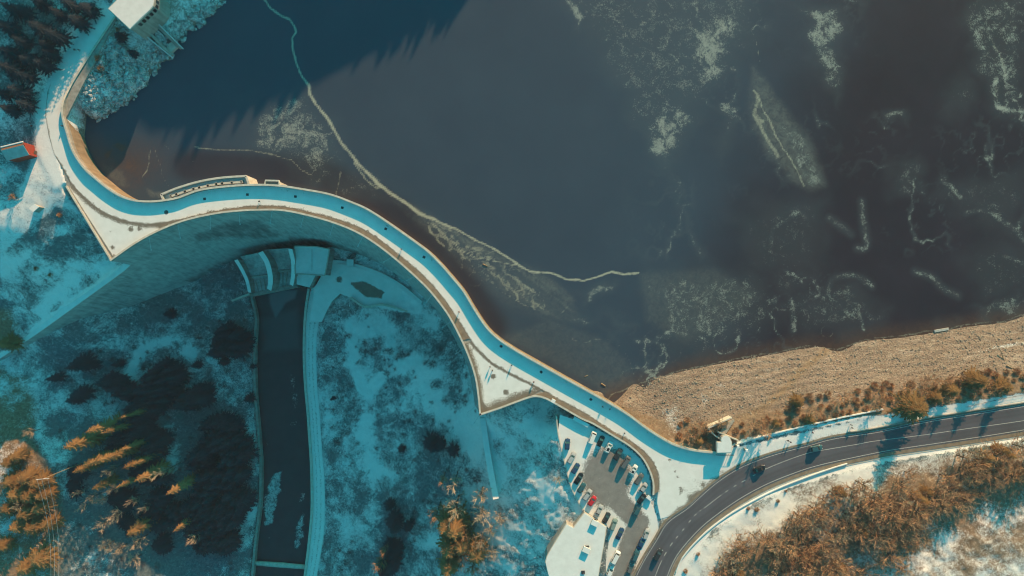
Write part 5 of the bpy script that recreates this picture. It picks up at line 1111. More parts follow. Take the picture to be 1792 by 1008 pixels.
gp = ground(1756, 627); o = thing('driftwood', 'branched T shaped driftwood on the stony beach at the right edge', 'log', gp, .0); MB().tube([(-1.2, 3, .2), (.4, -1.6, .25)], [.14, .2], 6).build('stem', M_wood, o); MB().tube([(-1.2, -1.9, .22), (2.0, -1.2, .3)], [.16, .2], 6).build('crosspiece', M_wood, o)
gp = ground(1766, 642); o = thing('driftwood', 'short straight driftwood below the branched piece on the beach', 'log', gp, -.5); MB().tube([(-1.2, 0, .15), (1.2, 0, .2)], [.16, .22], 6).build('trunk', M_wood, o)

# pylon and cables at the lower left
px_, py_ = 74, 836; X0, Y0, Z0 = ground(66, 838); top = -10.0
pl = thing('power_pole', 'timber power pole with a crossarm among the trees at the lower left', 'pole', (0, 0, 0)); tp = U(75, 838, top)
MB().tube([(tp[0], tp[1], hz(tp[0], tp[1]) - .5), (tp[0], tp[1], top + .6)], [.17, .10], 8).build('pole', M_wood, pl)
a, b = U(63, 839.5, top), U(86, 837, top); MB().tube([a, b], .14, 6).build('crossarm', M_steel, pl)
for k, (t, ex_) in enumerate(((.15, 90), (.5, 96), (.95, 103))):
    p = lerp(a, b, t); MB().tube([(p[0], p[1], p[2]), (p[0], p[1], p[2] + .5)], [.12, .08], 6).build('insulator', M_cope, pl)
    e = U(ex_, 1030, top - 14); pts = []
    for i in range(13): s = i / 12; q = lerp(p, e, s); pts.append((q[0], q[1], q[2] + .5 - 3.0 * math.sin(math.pi * s)))
    tag(MB().tube(pts, .045, 4).build('power_cable', M_steel), ['leftmost of the three thin power cables at the lower left', 'middle of the three thin power cables at the lower left', 'rightmost of the three thin power cables at the lower left'][k], 'cable', 'power cables')

# ------------------------------------------------------------------ people
def skin_mesh(name, verts, edges, radii):
    me = bpy.data.meshes.new(name); me.from_pydata(verts, edges, []); o = bpy.data.objects.new(name, me); C.objects.link(o)
    md = o.modifiers.new('s', 'SKIN'); sd = o.modifiers.new('u', 'SUBSURF'); sd.levels = 1
    for i, r in enumerate(radii): me.skin_vertices[0].data[i].radius = (r, r) if not isinstance(r, tuple) else r
    me.skin_vertices[0].data[0].use_root = True
    dg = bpy.context.evaluated_depsgraph_get(); out = bpy.data.meshes.new_from_object(o.evaluated_get(dg)); out.name = name
    bpy.data.objects.remove(o); return out
M_skin = paint('skin', (.42, .26, .19), .6, .3); M_hair = paint('brown_hair', (.06, .04, .025), .7, .2)
def make_person(jmat, tmat, stride):
    r = thing('person', '', 'person'); s = stride
    V = [(0, 0, .95), (0, 0, 1.15), (0, 0, 1.38), (0, 0, 1.50), (.01, 0, 1.60), (.015, 0, 1.70), (0, .20, 1.42), (-.12 * s, .25, 1.14), (.10 * s, .27, .90), (0, -.20, 1.42), (.12 * s, -.25, 1.14), (.20 * s, -.25, .92),
         (0, .10, .90), (.18 * s, .10, .50), (.20 * s, .10, .09), (.36 * s + .06, .10, .045), (0, -.10, .90), (-.10 * s, -.10, .50), (-.30 * s, -.10, .12), (-.20 * s, -.10, .045)]
    E = [(0, 1), (1, 2), (2, 3), (3, 4), (4, 5), (2, 6), (6, 7), (7, 8), (2, 9), (9, 10), (10, 11), (0, 12), (12, 13), (13, 14), (14, 15), (0, 16), (16, 17), (17, 18), (18, 19)]
    rad = [.145, .14, .16, .06, .085, .085, .075, .05, .04, .075, .05, .04, .095, .065, .05, .045, .095, .065, .05, .045]
    b = bpy.data.objects.new('body', skin_mesh('body', V, E, rad)); b.data.materials.append(M_skin); C.objects.link(b); b.parent = r
    j = bpy.data.objects.new('jacket', skin_mesh('jacket', [V[0], V[1], V[2], V[6], V[7], (V[8][0] * .8, V[8][1], .97), V[9], V[10], (V[11][0] * .8, V[11][1], .99), (0, 0, .80)], [(0, 1), (1, 2), (2, 3), (3, 4), (4, 5), (2, 6), (6, 7), (7, 8), (0, 9)], [.19, .19, .20, .105, .085, .07, .105, .085, .07, .17])); j.data.materials.append(jmat); C.objects.link(j); j.parent = r
    t = bpy.data.objects.new('trousers', skin_mesh('trousers', [(0, 0, .93)] + V[12:15] + V[16:19], [(0, 1), (1, 2), (2, 3), (0, 4), (4, 5), (5, 6)], [.15, .12, .085, .07, .12, .085, .07])); t.data.materials.append(tmat); C.objects.link(t); t.parent = r
    MB().dome((0, 0, 1.69), .118, .12, 10, 3).build('hair', M_hair, r, True)
    return r
jm = [paint('black_jacket', (.015, .015, .018), .8, .2), paint('navy_jacket', (.02, .03, .06), .8, .2), paint('dark_red_jacket', (.12, .02, .02), .8, .2), paint('grey_jacket', (.10, .10, .11), .8, .2)]
tm = [paint('black_trousers', (.014, .014, .016), .85, .15), paint('denim_trousers', (.03, .045, .08), .85, .15)]
PP = [make_person(jm[i], tm[i % 2], [1, .7, 1.1, .5][i]) for i in range(4)]
PEOPLE = [(453, 352, 0, 'person in dark clothes walking on the crest road below the lookout bay'), (702, 436, 0, 'person in dark clothes on the crest road at the steep bend'), (803, 546, 0, 'person in dark clothes on the sunlit road above the right snow triangle'),
 (857.5, 642, 0, 'left one of two people standing close together on the right snow triangle'), (861.5, 648.5, 0, 'right one of two people standing close together on the right snow triangle'), (895.5, 639.5, 0, 'person walking on the crest road beside the right snow triangle'), (934, 669, 0, 'person by the road edge at the right end of the snow triangle'),
 (1093.5, 758.5, 0, 'person on the lit crest road above the parked cars'), (1055, 712, 0, 'person in the shaded strip beside the parapet above the beach corner'), (1067.5, 716.5, 0, 'person next to the parapet where the beach meets the dam'), (1168, 771, 0, 'person by the parapet near the right end of the dam'), (1186, 781.5, 0, 'person by the parapet closest to the kiosk'),
 (1379.5, 771.5, 0, 'left one of the pair walking on the snowy footway above the black car'), (1384, 774, 0, 'right one of the pair walking on the snowy footway above the black car'), (1423, 757.5, 0, 'lone person on the snowy footway above the dark teal car'), (1490.5, 744, 0, 'upper one of the pair on the snowy footway near the big shrub shadow'), (1492, 749, 0, 'lower one of the pair on the snowy footway near the big shrub shadow'),
 (129.5, 86.5, 0, 'left one of the pair walking at the shadow edge near the gate house'), (137, 87, 0, 'right one of the pair walking at the shadow edge near the gate house'), (50, 214.5, 0, 'left one of the pair on the snowy plaza above the hut'), (54.5, 220, 0, 'right one of the pair on the snowy plaza above the hut'), (108, 220, 0, 'person beside the parapet shade on the road near the plaza')]
for i, (x, y, z, lab) in enumerate(PEOPLE):
    z = .02; p = U(x, y, z + 1.2); g = hz(p[0], p[1]); z = max(g, .005) if g > -.6 else .005
    rz = R.uniform(0, 6.28); o = PP[i] if i < 4 else dup(PP[i % 4], (0, 0, 0), 0)
    o.location = (p[0], p[1], z); o.rotation_euler = (0, 0, rz); o['label'] = lab; o['group'] = 'people walking in the snow'
# ------------------------------------------------------------------ trees and shrubs
def conifer_mesh(seed, hh=18.0, rad=3.3, lv=17, ex_=.8):
    r = random.Random(seed); v, f = [], []
    def tri(a, b, c): n = len(v); v.extend((a, b, c)); f.append((n, n + 1, n + 2))
    for k in range(lv):
        t = k / (lv - 1); z0 = hh * (.14 + .84 * t); L = rad * (1 - t) ** ex_ * r.uniform(.85, 1.1) + .22; nb = max(4, int(10 - 5 * t))
        a0 = r.uniform(0, 6.28)
        for j in range(nb):
            a = a0 + 6.283 * j / nb + r.uniform(-.25, .25); l = L * r.uniform(.62, 1.22); dx, dy = math.cos(a), math.sin(a); dr = r.uniform(.18, .42) * (1.1 - .5 * t)
            pv = None; m = 4 if l > 1.2 else 2
            for s in range(m):
                u0, u1 = s / m, (s + 1) / m
                p0 = (dx * l * u0, dy * l * u0, z0 - dr * l * u0 ** 1.4); p1 = (dx * l * u1, dy * l * u1, z0 - dr * l * u1 ** 1.4 + .06 * l * (u1 > .8))
                w_ = (.24 + .34 * (1 - abs(2 * u1 - .9))) * min(1, l / 2.0) * r.uniform(.75, 1.25) + .06
                for sd in (-1, 1):
                    ex = (p1[0] - dy * sd * w_ + dx * w_ * .8, p1[1] + dx * sd * w_ + dy * w_ * .8, p1[2] - r.uniform(.05, .28))
                    tri(p0, p1, ex)
                    ex2 = (p0[0] - dy * sd * w_ * .9 + dx * w_ * .5, p0[1] + dx * sd * w_ * .9 + dy * w_ * .5, p0[2] - r.uniform(.08, .3))
                    tri(p0, lerp(p0, p1, .55), ex2)
                tri(p0, p1, (p1[0], p1[1], p1[2] - .22 - .1 * l * .3))
    tri((-.12, 0, hh * .95), (.12, 0, hh * .95), (0, 0, hh * 1.04)); tri((0, -.12, hh * .95), (0, .12, hh * .95), (0, 0, hh * 1.04))
    me = bpy.data.meshes.new('crown'); me.from_pydata(v, [], f); me.update(); return me
def bare_mesh(seed, hh=9.0, rad=3.2, dense=1.0, spread=1.0, wid=.055):
    r = random.Random(seed); v, f = [], []
    def blade(a, b, w_):
        d = Vector(b) - Vector(a); s = d.cross(Vector((r.uniform(-1, 1), r.uniform(-1, 1), r.uniform(-.4, 1))))
        if s.length < 1e-6: return
        s = s.normalized() * w_; n = len(v); v.extend((tuple(Vector(a) - s), tuple(Vector(a) + s), tuple(Vector(b) + s * .35), tuple(Vector(b) - s * .35))); f.append((n, n + 1, n + 2, n + 3))
    def grow_(p, d, L, w_, lev):
        q = (p[0] + d[0] * L, p[1] + d[1] * L, p[2] + d[2] * L); blade(p, q, w_)
        if lev == 0: return
        nb = {3: 5, 2: 6, 1: 6}[lev]
        for k in range(int(nb * dense)):
            t = r.uniform(.25, 1.0); s = lerp(p, q, t)
            nd = Vector((d[0] + r.uniform(-1, 1) * .85 * spread, d[1] + r.uniform(-1, 1) * .85 * spread, d[2] + r.uniform(-.35, .75))).normalized()
            grow_(s, nd, L * r.uniform(.42, .68), w_ * .62, lev - 1)
    n = 11
    for k in range(n):
        a = 6.283 * k / n + r.uniform(-.3, .3); up = r.uniform(.35, 1.3); z = hh * r.uniform(.18, .62)
        d = Vector((math.cos(a), math.sin(a), up)).normalized(); grow_((0, 0, z), d, rad * r.uniform(.55, .85), wid * 1.7, 2)
    grow_((0, 0, hh * .5), Vector((.05, .03, 1)), hh * .3, wid * 1.8, 3)
    me = bpy.data.meshes.new('crown'); me.from_pydata(v, [], f); me.update(); return me
def shrub_mesh(seed, hh=2.6, rad=1.9, n=420):
    r = random.Random(seed); v, f = [], []
    for k in range(n):
        a = r.uniform(0, 6.283); u = r.random() ** .6; el = math.asin(r.random()); L = r.uniform(.5, 1.05)
        x, y, z = math.cos(a) * math.cos(el) * rad * L, math.sin(a) * math.cos(el) * rad * L, math.sin(el) * hh * L
        b = (x * .55, y * .55, z * .5); d = Vector((x - b[0], y - b[1], z - b[2] + .2)); s = d.cross(Vector((r.uniform(-1, 1), r.uniform(-1, 1), 1))).normalized() * r.uniform(.035, .085)
        i = len(v); v.extend((tuple(Vector(b) - s), tuple(Vector(b) + s), (x + r.uniform(-.2, .2), y + r.uniform(-.2, .2), z + .1))); f.append((i, i + 1, i + 2))
    me = bpy.data.meshes.new('crown'); me.from_pydata(v, [], f); me.update(); return me
def trunk_mesh(h, r0, limbs=0, seed=0):
    r = random.Random(seed); m = MB(); m.tube([(0, 0, -.6), (.05, .02, h * .35), (-.04, .03, h * .7), (0, 0, h)], [r0, r0 * .8, r0 * .5, r0 * .15], 6)
    for k in range(limbs):
        a = r.uniform(0, 6.28); z = h * r.uniform(.3, .75); l = h * .22; m.tube([(0, 0, z), (math.cos(a) * l * .5, math.sin(a) * l * .5, z + l * .4), (math.cos(a) * l, math.sin(a) * l, z + l * .9)], [r0 * .45, r0 * .3, r0 * .1], 5)
    me = bpy.data.meshes.new('trunk'); me.from_pydata(m.v, [], m.f); me.update(); me.materials.append(M_bark); return me
CON = [conifer_mesh(i) for i in range(5)]; CONL = [conifer_mesh(20 + i, 18.0, 3.3, 19, .5) for i in range(4)]
BARE = [bare_mesh(i) for i in range(4)]; RUST = [bare_mesh(40 + i, 8.0, 3.4, 1.12, 1.15, .06) for i in range(5)]; SHR = [shrub_mesh(i) for i in range(4)]; SHRC = [conifer_mesh(60 + i, 5.0, 2.3, 8) for i in range(2)]
for L, mt in ((CON, M_needle_shade), (CONL, M_needle_lit), (BARE, M_twig), (RUST, M_rust), (SHR, M_rust), (SHRC, M_needle_lit)):
    for me in L: me.materials.append(mt)
RTAN = [me.copy() for me in RUST[:3]]
for me in RTAN: me.materials[0] = M_tan
SHT = [me.copy() for me in SHR]
for me in SHT: me.materials[0] = M_tan
DTW = [me.copy() for me in BARE]
for me in DTW: me.materials[0] = M_dtwig
TC, TB, TS = trunk_mesh(17.5, .28), trunk_mesh(7.6, .2, 7, 3), trunk_mesh(1.6, .07, 5, 4)
def tree(name, label, cat, group, crown, trunk, loc, sc, rz=None):
    o = thing(name, label, cat, loc, R.uniform(0, 6.28) if rz is None else rz, group); o.scale = sc if isinstance(sc, tuple) else (sc,) * 3
    for n_, me in (('trunk', trunk), ('crown', crown)):
        c = bpy.data.objects.new(n_, me); C.objects.link(c); c.parent = o
    return o
# height of the shadow that the dam and the wing wall cast over a point of the valley
BL = [[(p[0], p[1], 1.0) for p in DW], [(p[0], p[1], 1.0) for p in DRW], [(p[0], p[1], .9) for p in DLW], list(WT), [(p[0], p[1], 1.5) for p in UPW]]
sx, sy = math.sin(AZ), math.cos(AZ); TANE = math.tan(ELEV)
def shade_z(x, y):
    best = -200.0
    for ln_ in BL:
        for a, b in zip(ln_[:-1], ln_[1:]):
            ex, ey = b[0] - a[0], b[1] - a[1]; den = sx * ey - sy * ex
            if abs(den) < 1e-9: continue
            t = ((a[0] - x) * ey - (a[1] - y) * ex) / den; u = ((a[0] - x) * sy - (a[1] - y) * sx) / den
            if t > 0 and 0 <= u <= 1: best = max(best, a[2] + (b[2] - a[2]) * u - t * TANE)
    return best
def place(px, py, lift):
    x, y, z = ground(px, py, lift); return x, y, z
# gold conifers whose tops stand out of the shadow, lower left
GOLD = [(160, 753, 9), (185, 756, 5), (121, 781, 12), (218, 729, 4), (214, 787, 5), (196, 799, 8), (180, 803, 8), (164, 808, 9), (150, 813, 8), (134, 824, 7), (223, 816, 7), (240, 810, 4), (244, 838, 10), (299, 861, 8), (167, 854, 7), (211, 850, 5), (228, 932, 11), (309, 926, 5),
        (12, 846, 15), (36, 840, 13), (58, 848, 12), (20, 868, 15), (44, 872, 13), (66, 870, 10), (8, 893, 13), (36, 903, 14), (60, 893, 10), (22, 925, 12), (48, 926, 14), (76, 922, 11), (62, 982, 18), (36, 998, 14), (6, 812, 9), (22, 801, 9), (5, 601, 12), (-6, 960, 10)]
PALE = [(177, 830, 8), (269, 834, 10), (188, 861, 9), (165, 880, 9), (150, 876, 8), (128, 866, 5), (136, 892, 6), (220, 884, 8), (241, 895, 6), (171, 922, 14), (190, 908, 12), (178, 960, 15), (200, 966, 14), (229, 955, 15), (226, 985, 14), (327, 950, 10), (40, 760, 8), (24, 890, 9)]
def standing(px, py, r, over):
    """root point and height of a tree whose sunlit top is seen at this pixel"""
    x, y, g = place(px, py, 14)
    for _ in range(6):
        h = max(9.0, min(31.0, shade_z(x, y) - g + over)); x, y, g = place(px, py, h * .86)
    return x, y, g, max(9.0, min(31.0, shade_z(x, y) - g + over))
glab = 'golden sunlit conifer standing out of the dam shadow at the lower left'; plab = 'pale leafless tree standing out of the dam shadow at the lower left'
for i, (x, y, r) in enumerate(GOLD):
    X, Y, g, h = standing(x, y, r, 6.5 + r * .42); wd = r * .26 / 3.3 + .22
    tree('conifer', glab, 'tree', 'sunlit conifers at the lower left', CONL[i % 4], TC, (X, Y, g), (wd, wd, h / 18.0))
for i, (x, y, r) in enumerate(PALE):
    X, Y, g, h = standing(x, y, r, 5.0 + r * .35); wd = r * .26 / 3.2 + .12
    tree('bare_tree', plab, 'tree', 'pale bare trees at the lower left', BARE[i % 4], TB, (X, Y, g), (wd, wd, h / 9.6))
# right bank cluster
for i, (x, y, r, k) in enumerate([(771, 851, 6, 'o'), (792, 856, 11, 'p'), (794, 902, 19, 'p'), (759, 915, 13, 'o'), (775, 928, 11, 'g'), (794, 934, 16, 'g'), (783, 969, 13, 'g'), (812, 945, 12, 'o'), (841, 876, 14, 'p'), (842, 910, 18, 'p'), (842, 953, 14, 'p'), (834, 975, 14, 'g'), (826, 1001, 14, 'o'), (783, 1003, 12, 'g'), (656, 1003, 11, 'o'), (666, 976, 4, 'o'), (874, 912, 12, 'p'), (858, 935, 12, 'p'), (806, 962, 12, 'g'), (860, 975, 12, 'p'), (806, 985, 12, 'o')]):
    X, Y, g, h = standing(x, y, r, 6.5 + r * .35); wd = r * .27 / 3.2 + .15
    if k == 'g': tree('conifer', 'golden conifer in the sunlit clump on the right bank below the dam', 'tree', 'sunlit clump on the right bank', CONL[i % 4], TC, (X, Y, g), (wd * 1.2, wd * 1.2, h / 18.0))
    elif k == 'o': tree('larch', 'orange brown leafless tree in the sunlit clump on the right bank', 'tree', 'sunlit clump on the right bank', RUST[i % 5], TB, (X, Y, g), (wd, wd, h / 9.6))
    else: tree('bare_tree', 'pale leafless tree in the sunlit clump on the right bank', 'tree', 'sunlit clump on the right bank', BARE[i % 4], TB, (X, Y, g), (wd, wd, h / 9.6))
# dark conifers in the shade of the dam
DARKB = [(135, 638, 13), (155, 640, 8), (198, 638, 7), (90, 662, 9), (195, 675, 20), (215, 690, 18), (135, 690, 12), (120, 700, 10), (285, 665, 34), (262, 700, 30), (240, 730, 26), (390, 590, 24), (415, 605, 24), (380, 610, 16), (338, 640, 7), (330, 700, 20), (350, 690, 18), (290, 548, 8), (385, 635, 8), (760, 778, 16), (680, 890, 9), (690, 915, 14), (712, 928, 9), (680, 965, 18), (676, 992, 18), (700, 790, 6), (578, 700, 4), (790, 790, 10),
         (230, 755, 30), (270, 780, 24), (205, 780, 22), (380, 760, 34), (410, 790, 26), (350, 800, 24), (400, 830, 30), (365, 850, 28), (250, 830, 26), (280, 840, 14), (340, 900, 34), (300, 905, 20), (390, 905, 30), (410, 880, 24), (350, 945, 30), (385, 950, 26), (270, 880, 20), (255, 915, 22), (120, 835, 16), (105, 870, 20), (100, 905, 22), (95, 945, 22), (130, 920, 20), (140, 960, 24), (110, 985, 18), (200, 880, 22), (200, 930, 22), (270, 960, 18), (285, 920, 14), (20, 950, 20), (20, 975, 16), (5, 935, 14), (440, 640, 8), (430, 700, 8)]
pts = []
for cx_, cy_, r in DARKB:
    n = max(1, int(r * r / 68)); got = 0
    for _ in range(n * 12):
        if got >= n: break
        a, q = R.uniform(0, 6.28), math.sqrt(R.random()) * max(0, r - 6); x, y = cx_ + math.cos(a) * q, cy_ + math.sin(a) * q
        if all((x - u[0]) ** 2 + (y - u[1]) ** 2 > (min(r, 12) * .72) ** 2 for u in pts): pts.append((x, y, r)); got += 1
for i, (x, y, r) in enumerate(pts):
    X, Y, g = place(x, y, 8)
    if r < 12: wd, h = r * .25 / 3.3 * 1.15, 6 + r * .6
    else: wd, h = R.uniform(.85, 1.25), R.uniform(12, 18)
    h = min(h, shade_z(X, Y) - g - 1.5)
    if h < 2.5: continue
    tree('shaded_conifer', 'dark conifer in the shaded valley below the dam', 'tree', 'dark conifers in the shaded valley', CON[i % 5], TC, (X, Y, g), (wd, wd, h / 18.0))  # same conifers as the sunlit ones, only standing in shade
# low leafless scrub dotted over the shaded snow
sc_ = []
for _ in range(5000):
    if len(sc_) >= 210: break
    x, y = R.uniform(60, 840), R.uniform(500, 1000)
    if 432 < x < 580 or (x < 432 and y < 640 - (x - 60) * .25) or (x > 580 and y < 545 + abs(x - 600) * .18) or fbm(np.array([x / 45.0]), np.array([y / 45.0]), 57, 3)[0] < .47: continue
    if all((x - u[0]) ** 2 + (y - u[1]) ** 2 > 100 for u in sc_): sc_.append((x, y))
for i, (x, y) in enumerate(sc_):
    X, Y, g = place(x, y, .8); s_ = .25 + .45 * R.random() ** 1.5
    tree('bush', 'low dark leafless bush on the shaded snowy valley floor', 'bush', 'scrub on the valley floor', DTW[i % 4], TS, (X, Y, g - .3), (s_ * R.uniform(.8, 1.5), s_, s_ * .5))
# forest on the upper left hillside
ULF = [(30, 20), (8, 45), (60, 45), (95, 20), (35, 70), (75, 70), (10, 90), (50, 100), (20, 125), (75, 110), (100, 60), (130, 30), (5, 160), (30, 155), (120, 8), (70, 5), (45, 130), (15, 10), (150, 12), (88, 92), (10, 190), (38, 185)]
for i, (x, y) in enumerate(ULF):
    X, Y, g = place(x + R.uniform(-5, 5), y + R.uniform(-5, 5), 6)
    tree('conifer', 'dark conifer on the shaded hillside at the upper left', 'tree', 'dark conifers at the upper left', CON[i % 5], TC, (X, Y, g), (R.uniform(.75, 1.15),) * 2 + (R.uniform(.45, .75),))
for i, (x, y, r, lab, ms) in enumerate([(213, 66, 11, 'dark conifer on the rocky bank right below the gate house', CON), (203, 50, 5, 'small rusty shrub beside the gate house corner', SHR), (168, 100, 8, 'rusty shrub next to the road parapet on the rocky bank', SHR), (173, 118, 8, 'rust and dark shrub halfway down the rocky bank', SHR), (235, 95, 8, 'dark low conifer on the rocky bank above the lake', CON), (25, 345, 8, 'leafless brown tree beside the snowy clearing left of the dam', RUST), (101, 376, 6, 'dark bush below the snowy plaza near the left snow triangle', SHR), (60, 470, 6, 'reddish bush on the shaded slope above the wing wall', SHR), (85, 481, 5, 'small reddish bush on the slope close to the wing wall', SHR), (977, 838, 12, 'pale leafless tree between the snow bank and the car park edge', BARE), (1018, 860, 4, 'small bush at the car park kerb', SHR)]):
    X, Y, g = place(x, y, 1.5); k = r * .205
    if ms is CON: tree('conifer', lab, 'tree', None, ms[i % 4], TC, (X, Y, g), (k / 3.3, k / 3.3, .36))
    elif ms is SHR: tree('shrub', lab, 'shrub', None, ms[i % 4], TS, (X, Y, g), (k / 1.9, k / 1.9, .8))
    else: tree('bare_tree', lab, 'tree', None, ms[i % 4], TB, (X, Y, g), (k / 3.2, k / 3.2, .55))
# wood below the road, lower right
WOOD = [(1246, 1010), (1262, 985), (1300, 945), (1340, 925), (1380, 905), (1440, 872), (1500, 848), (1560, 820), (1620, 808), (1700, 792), (1792, 780), (1850, 790), (1850, 835), (1740, 850), (1700, 880), (1650, 885), (1622, 905), (1606, 950), (1590, 985), (1560, 1030), (1246, 1040)]
HOLES = [(1325, 965, 14), (1465, 905, 14), (1475, 925, 10), (1560, 858, 12), (1585, 985, 14), (1560, 955, 14), (1510, 990, 14), (1710, 845, 14), (1355, 990, 10), (1420, 945, 8)]
tp_ = []
for _ in range(9000):
    x, y = R.uniform(1240, 1850), R.uniform(780, 1040)
    if fbm(np.array([x / 34.0]), np.array([y / 34.0]), 77, 3)[0] < .47 or not inside(np.array([x]), np.array([y]), WOOD)[0] or any((x - a) ** 2 + (y - b) ** 2 < c * c for a, b, c in HOLES): continue
    if all((x - u[0]) ** 2 + (y - u[1]) ** 2 > R.uniform(11, 15.5) ** 2 for u in tp_): tp_.append((x, y))
DGOLD = [(1385, 885, 16), (1400, 900, 14), (1365, 905, 10), (1470, 865, 10), (1615, 870, 18), (1640, 890, 12), (1730, 805, 14), (1755, 800, 18), (1770, 820, 14), (1590, 905, 12), (1600, 920, 10), (1360, 975, 10), (1530, 975, 10), (1300, 990, 14), (1290, 1000, 10), (1480, 1000, 12), (1520, 930, 9), (1560, 905, 8)]
for i, (x, y) in enumerate(tp_):
    X, Y, g = place(x, y, 4); k = R.random()
    if any((x - a) ** 2 + (y - b) ** 2 < c * c * .8 for a, b, c in DGOLD) and k < .85:
        s_ = R.uniform(.55, .85); tree('conifer', 'olive gold conifer among the rusty trees below the curved road', 'tree', 'wood below the curved road', CONL[i % 4], TC, (X, Y, g), (s_, s_, R.uniform(.32, .5)))
    elif k < .2: s_ = R.uniform(.9, 1.4); tree('bare_tree', 'pale leafless tree in the rusty wood below the curved road', 'tree', 'wood below the curved road', BARE[i % 4], TB, (X, Y, g), (s_, s_, R.uniform(.6, .9)))
    else: s_ = R.uniform(.8, 1.75); tree('rusty_tree', 'rusty brown leafless tree in the wood below the curved road', 'tree', 'wood below the curved road', (RUST + RTAN)[i % 8], TB, (X, Y, g), (s_, s_, s_ * R.uniform(.65, .95)))
# shrubs above the beach
BAND = [(1180, 752), (1200, 735), (1240, 742), (1262, 735), (1240, 765), (1250, 780), (1222, 778), (1195, 770)]; BAND2 = [(1288, 762), (1290, 740), (1330, 728), (1380, 716), (1420, 690), (1480, 690), (1540, 672), (1600, 668), (1660, 655), (1720, 650), (1800, 640), (1850, 640), (1850, 668), (1800, 676), (1700, 695), (1640, 706), (1560, 712), (1500, 722), (1420, 738), (1340, 755)]
sp_ = []
for _ in range(6000):
    x, y = R.uniform(1180, 1850), R.uniform(640, 785)
    if not (inside(np.array([x]), np.array([y]), BAND)[0] or inside(np.array([x]), np.array([y]), BAND2)[0]): continue
    if all((x - u[0]) ** 2 + (y - u[1]) ** 2 > R.uniform(9, 15) ** 2 for u in sp_): sp_.append((x, y))
BG = [(1395, 702, 12, .55), (1418, 735, 9, .45), (1590, 710, 24, 1.15), (1660, 682, 14, .7), (1702, 665, 18, .85), (1752, 676, 14, .7), (1636, 695, 12, .55), (1225, 772, 7, .35), (1360, 742, 7, .35)]
for x, y, r, hs in BG:
    X, Y, g = place(x, y, 2); k = r * .205 / 3.0
    tree('conifer', {1395: 'dark olive conifer above the beach nearest the kiosk', 1418: 'small golden conifer at the footway edge right of the kiosk', 1590: 'largest golden conifer leaning over the footway above the beach', 1660: 'olive conifer just right of the largest golden conifer', 1702: 'broad golden conifer on the upper beach near the right edge', 1752: 'dark conifer at the right end of the shrub band', 1636: 'small dark conifer touching the largest golden conifer', 1225: 'small dark conifer at the dam end beside the kiosk', 1360: 'small golden conifer halfway along the footway shrubs'}[x], 'tree', None, CONL[int(x) % 4], TC, (X, Y, g), (k, k, hs * .62))
for i, (x, y) in enumerate(sp_):
    if any((x - a) ** 2 + (y - b) ** 2 < c * c * .6 for a, b, c, _ in BG): continue
    X, Y, g = place(x, y, 1); s_ = R.uniform(.7, 1.15)
    tree('shrub', 'rusty leafless shrub in the band between the stony beach and the footway', 'shrub', 'shrubs above the beach', (SHR + SHT)[i % 8] if R.random() < .75 else (RUST + RTAN)[i % 8], TS, (X, Y, g), (s_, s_, s_ * .8) if i % 4 else (s_ * .8, s_ * .8, s_ * .6))
for i, (x, y, r, lab) in enumerate([(1310, 890, 3, 'left one of two small dark shrubs on the snow verge below the bend'), (1325, 892, 4, 'right one of two small dark shrubs on the snow verge below the bend'), (1222, 970, 3, 'lone dark shrub low on the snow verge near the bottom edge'), (1362, 877, 3, 'small dark shrub on the verge beside the edge of the rusty wood'), (1376, 859, 2, 'tiny shrub on the verge right under the low wall'), (1200, 1000, 4, 'dark shrub on the verge at the bottom edge')]):
    X, Y, g = place(x, y, .5); tree('shrub', lab, 'shrub', None, SHR[i % 4], TS, (X, Y, g), (r * .16, r * .16, .5))
# loose stones on the beach and the rocky bank; far trees on the ridge outside the frame
def scatter(name, cond, n, s0, s1, mat, box_):
    base = bmesh.new(); bmesh.ops.create_icosphere(base, subdivisions=1, radius=1.0); bv = [tuple(v.co) for v in base.verts]; bf = [tuple(v.index for v in f.verts) for f in base.faces]; base.free()
    V, F = [], []; k = 0
    for _ in range(n * 8):
        if k >= n: break
        x, y = R.uniform(box_[0], box_[1]), R.uniform(box_[2], box_[3])
        z = hz(x, y); a, b = PX(x, y, z)
        if not cond(a, b, z): continue
        s = s0 + (s1 - s0) * R.random() ** 3; e = (R.uniform(.7, 1.3), R.uniform(.7, 1.3), R.uniform(.4, .75)); ca, sa = math.cos(R.random() * 6.28), math.sin(R.random() * 6.28); o_ = len(V)
        for q in bv:
            j = R.uniform(.78, 1.2); u, v_, w_ = q[0] * e[0] * s * j, q[1] * e[1] * s * j, q[2] * e[2] * s * j; V.append((x + u * ca - v_ * sa, y + u * sa + v_ * ca, z + w_ + s * .15))
        F += [tuple(o_ + i for i in f) for f in bf]; k += 1
    o = mesh_obj(name, V, F, mat); o['kind'] = 'stuff'; return o
M_stone = mottled('beach_stone', (.17, .125, .092), (.42, .335, .265), .9, .9, .1)
on = lambda a, b, z: z > LAKE_Z - .2 and 1062 < a < 1830 and b > 540 and b < np.interp(a, [1060, 1180, 1260, 1340, 1450, 1560, 1680, 1792, 2200], [702, 742, 738, 722, 708, 690, 665, 648, 580])
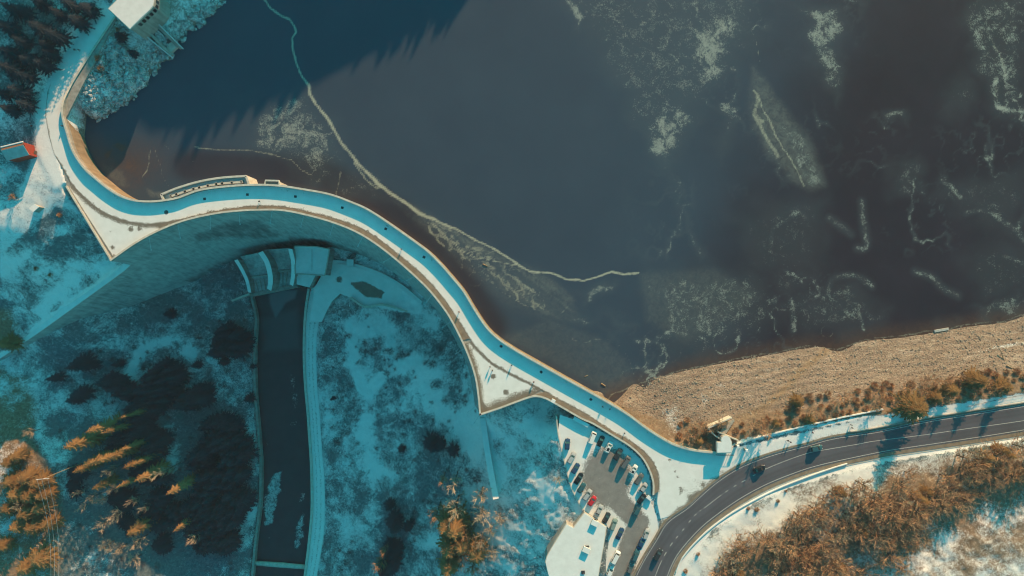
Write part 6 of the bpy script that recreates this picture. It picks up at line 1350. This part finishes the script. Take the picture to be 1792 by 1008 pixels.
tag(scatter('beach_stones', on, 5200, .10, .38, M_stone, (34, 192, -55, -8)), 'loose brown stones covering the sloping beach', 'stones')
bk = lambda a, b, z: z > LAKE_Z - .4 and bool(inside(np.array([a]), np.array([b]), [(135, 160), (200, 70), (235, 100), (300, 40), (400, -20), (400, 0), (290, 108), (240, 176), (170, 214), (145, 190)])[0])
M_bankrock = mottled('snow_dusted_rock', (.16, .155, .15), (.66, .65, .64), .7, .9, .1)
tag(scatter('bank_rocks', bk, 1500, .25, .95, M_bankrock, (-160, -98, 58, 118)), 'snow dusted rocks tumbling into the lake at the upper left', 'rocks')
FV, FF = [], []
for k in range(150):
    X = R.uniform(-58, 110); Y = 250 + R.uniform(-14, 14); z = hz(X, Y); h = R.uniform(2, 5.5); r_ = R.uniform(1.6, 3.2)
    for j in range(7):
        t = j / 6; zz_ = z + h * (.15 + .85 * t); rr = r_ * (1 - t) + .1; o_ = len(FV)
        for q in range(8): aa = 6.283 * q / 8 + j; r2 = rr * (1.25 if q % 2 else .6); FV.append((X + math.cos(aa) * r2, Y + math.sin(aa) * r2, zz_ - .3 * (q % 2)))
        FV.append((X, Y, zz_ + h * .16)); FF += [(o_ + q, o_ + (q + 1) % 8, o_ + 8) for q in range(8)]
tag(mesh_obj('far_forest', FV, FF, M_needle_shade), 'conifer forest on the ridge beyond the lake', 'forest', None, 'stuff')
# ------------------------------------------------------------------ added haze volume that lifts the dark tones; the air itself is clear
m = MB(); m.box((0, 0, 91), (5200, 5200, 346)); hzo = m.build('haze', None); hzo['kind'] = 'stuff'; hzo['label'] = 'thin even haze volume added to lift the dark tones'; hzo['category'] = 'haze'
hm = bpy.data.materials.new('lift_haze'); hm.use_nodes = True; t = hm.node_tree; t.nodes.clear(); ou = t.nodes.new('ShaderNodeOutputMaterial'); pv = t.nodes.new('ShaderNodeVolumePrincipled')
pv.inputs['Color'].default_value = (.72, .80, 1.0, 1); pv.inputs['Density'].default_value = .000070; t.links.new(pv.outputs[0], ou.inputs['Volume']); hzo.data.materials.append(hm)
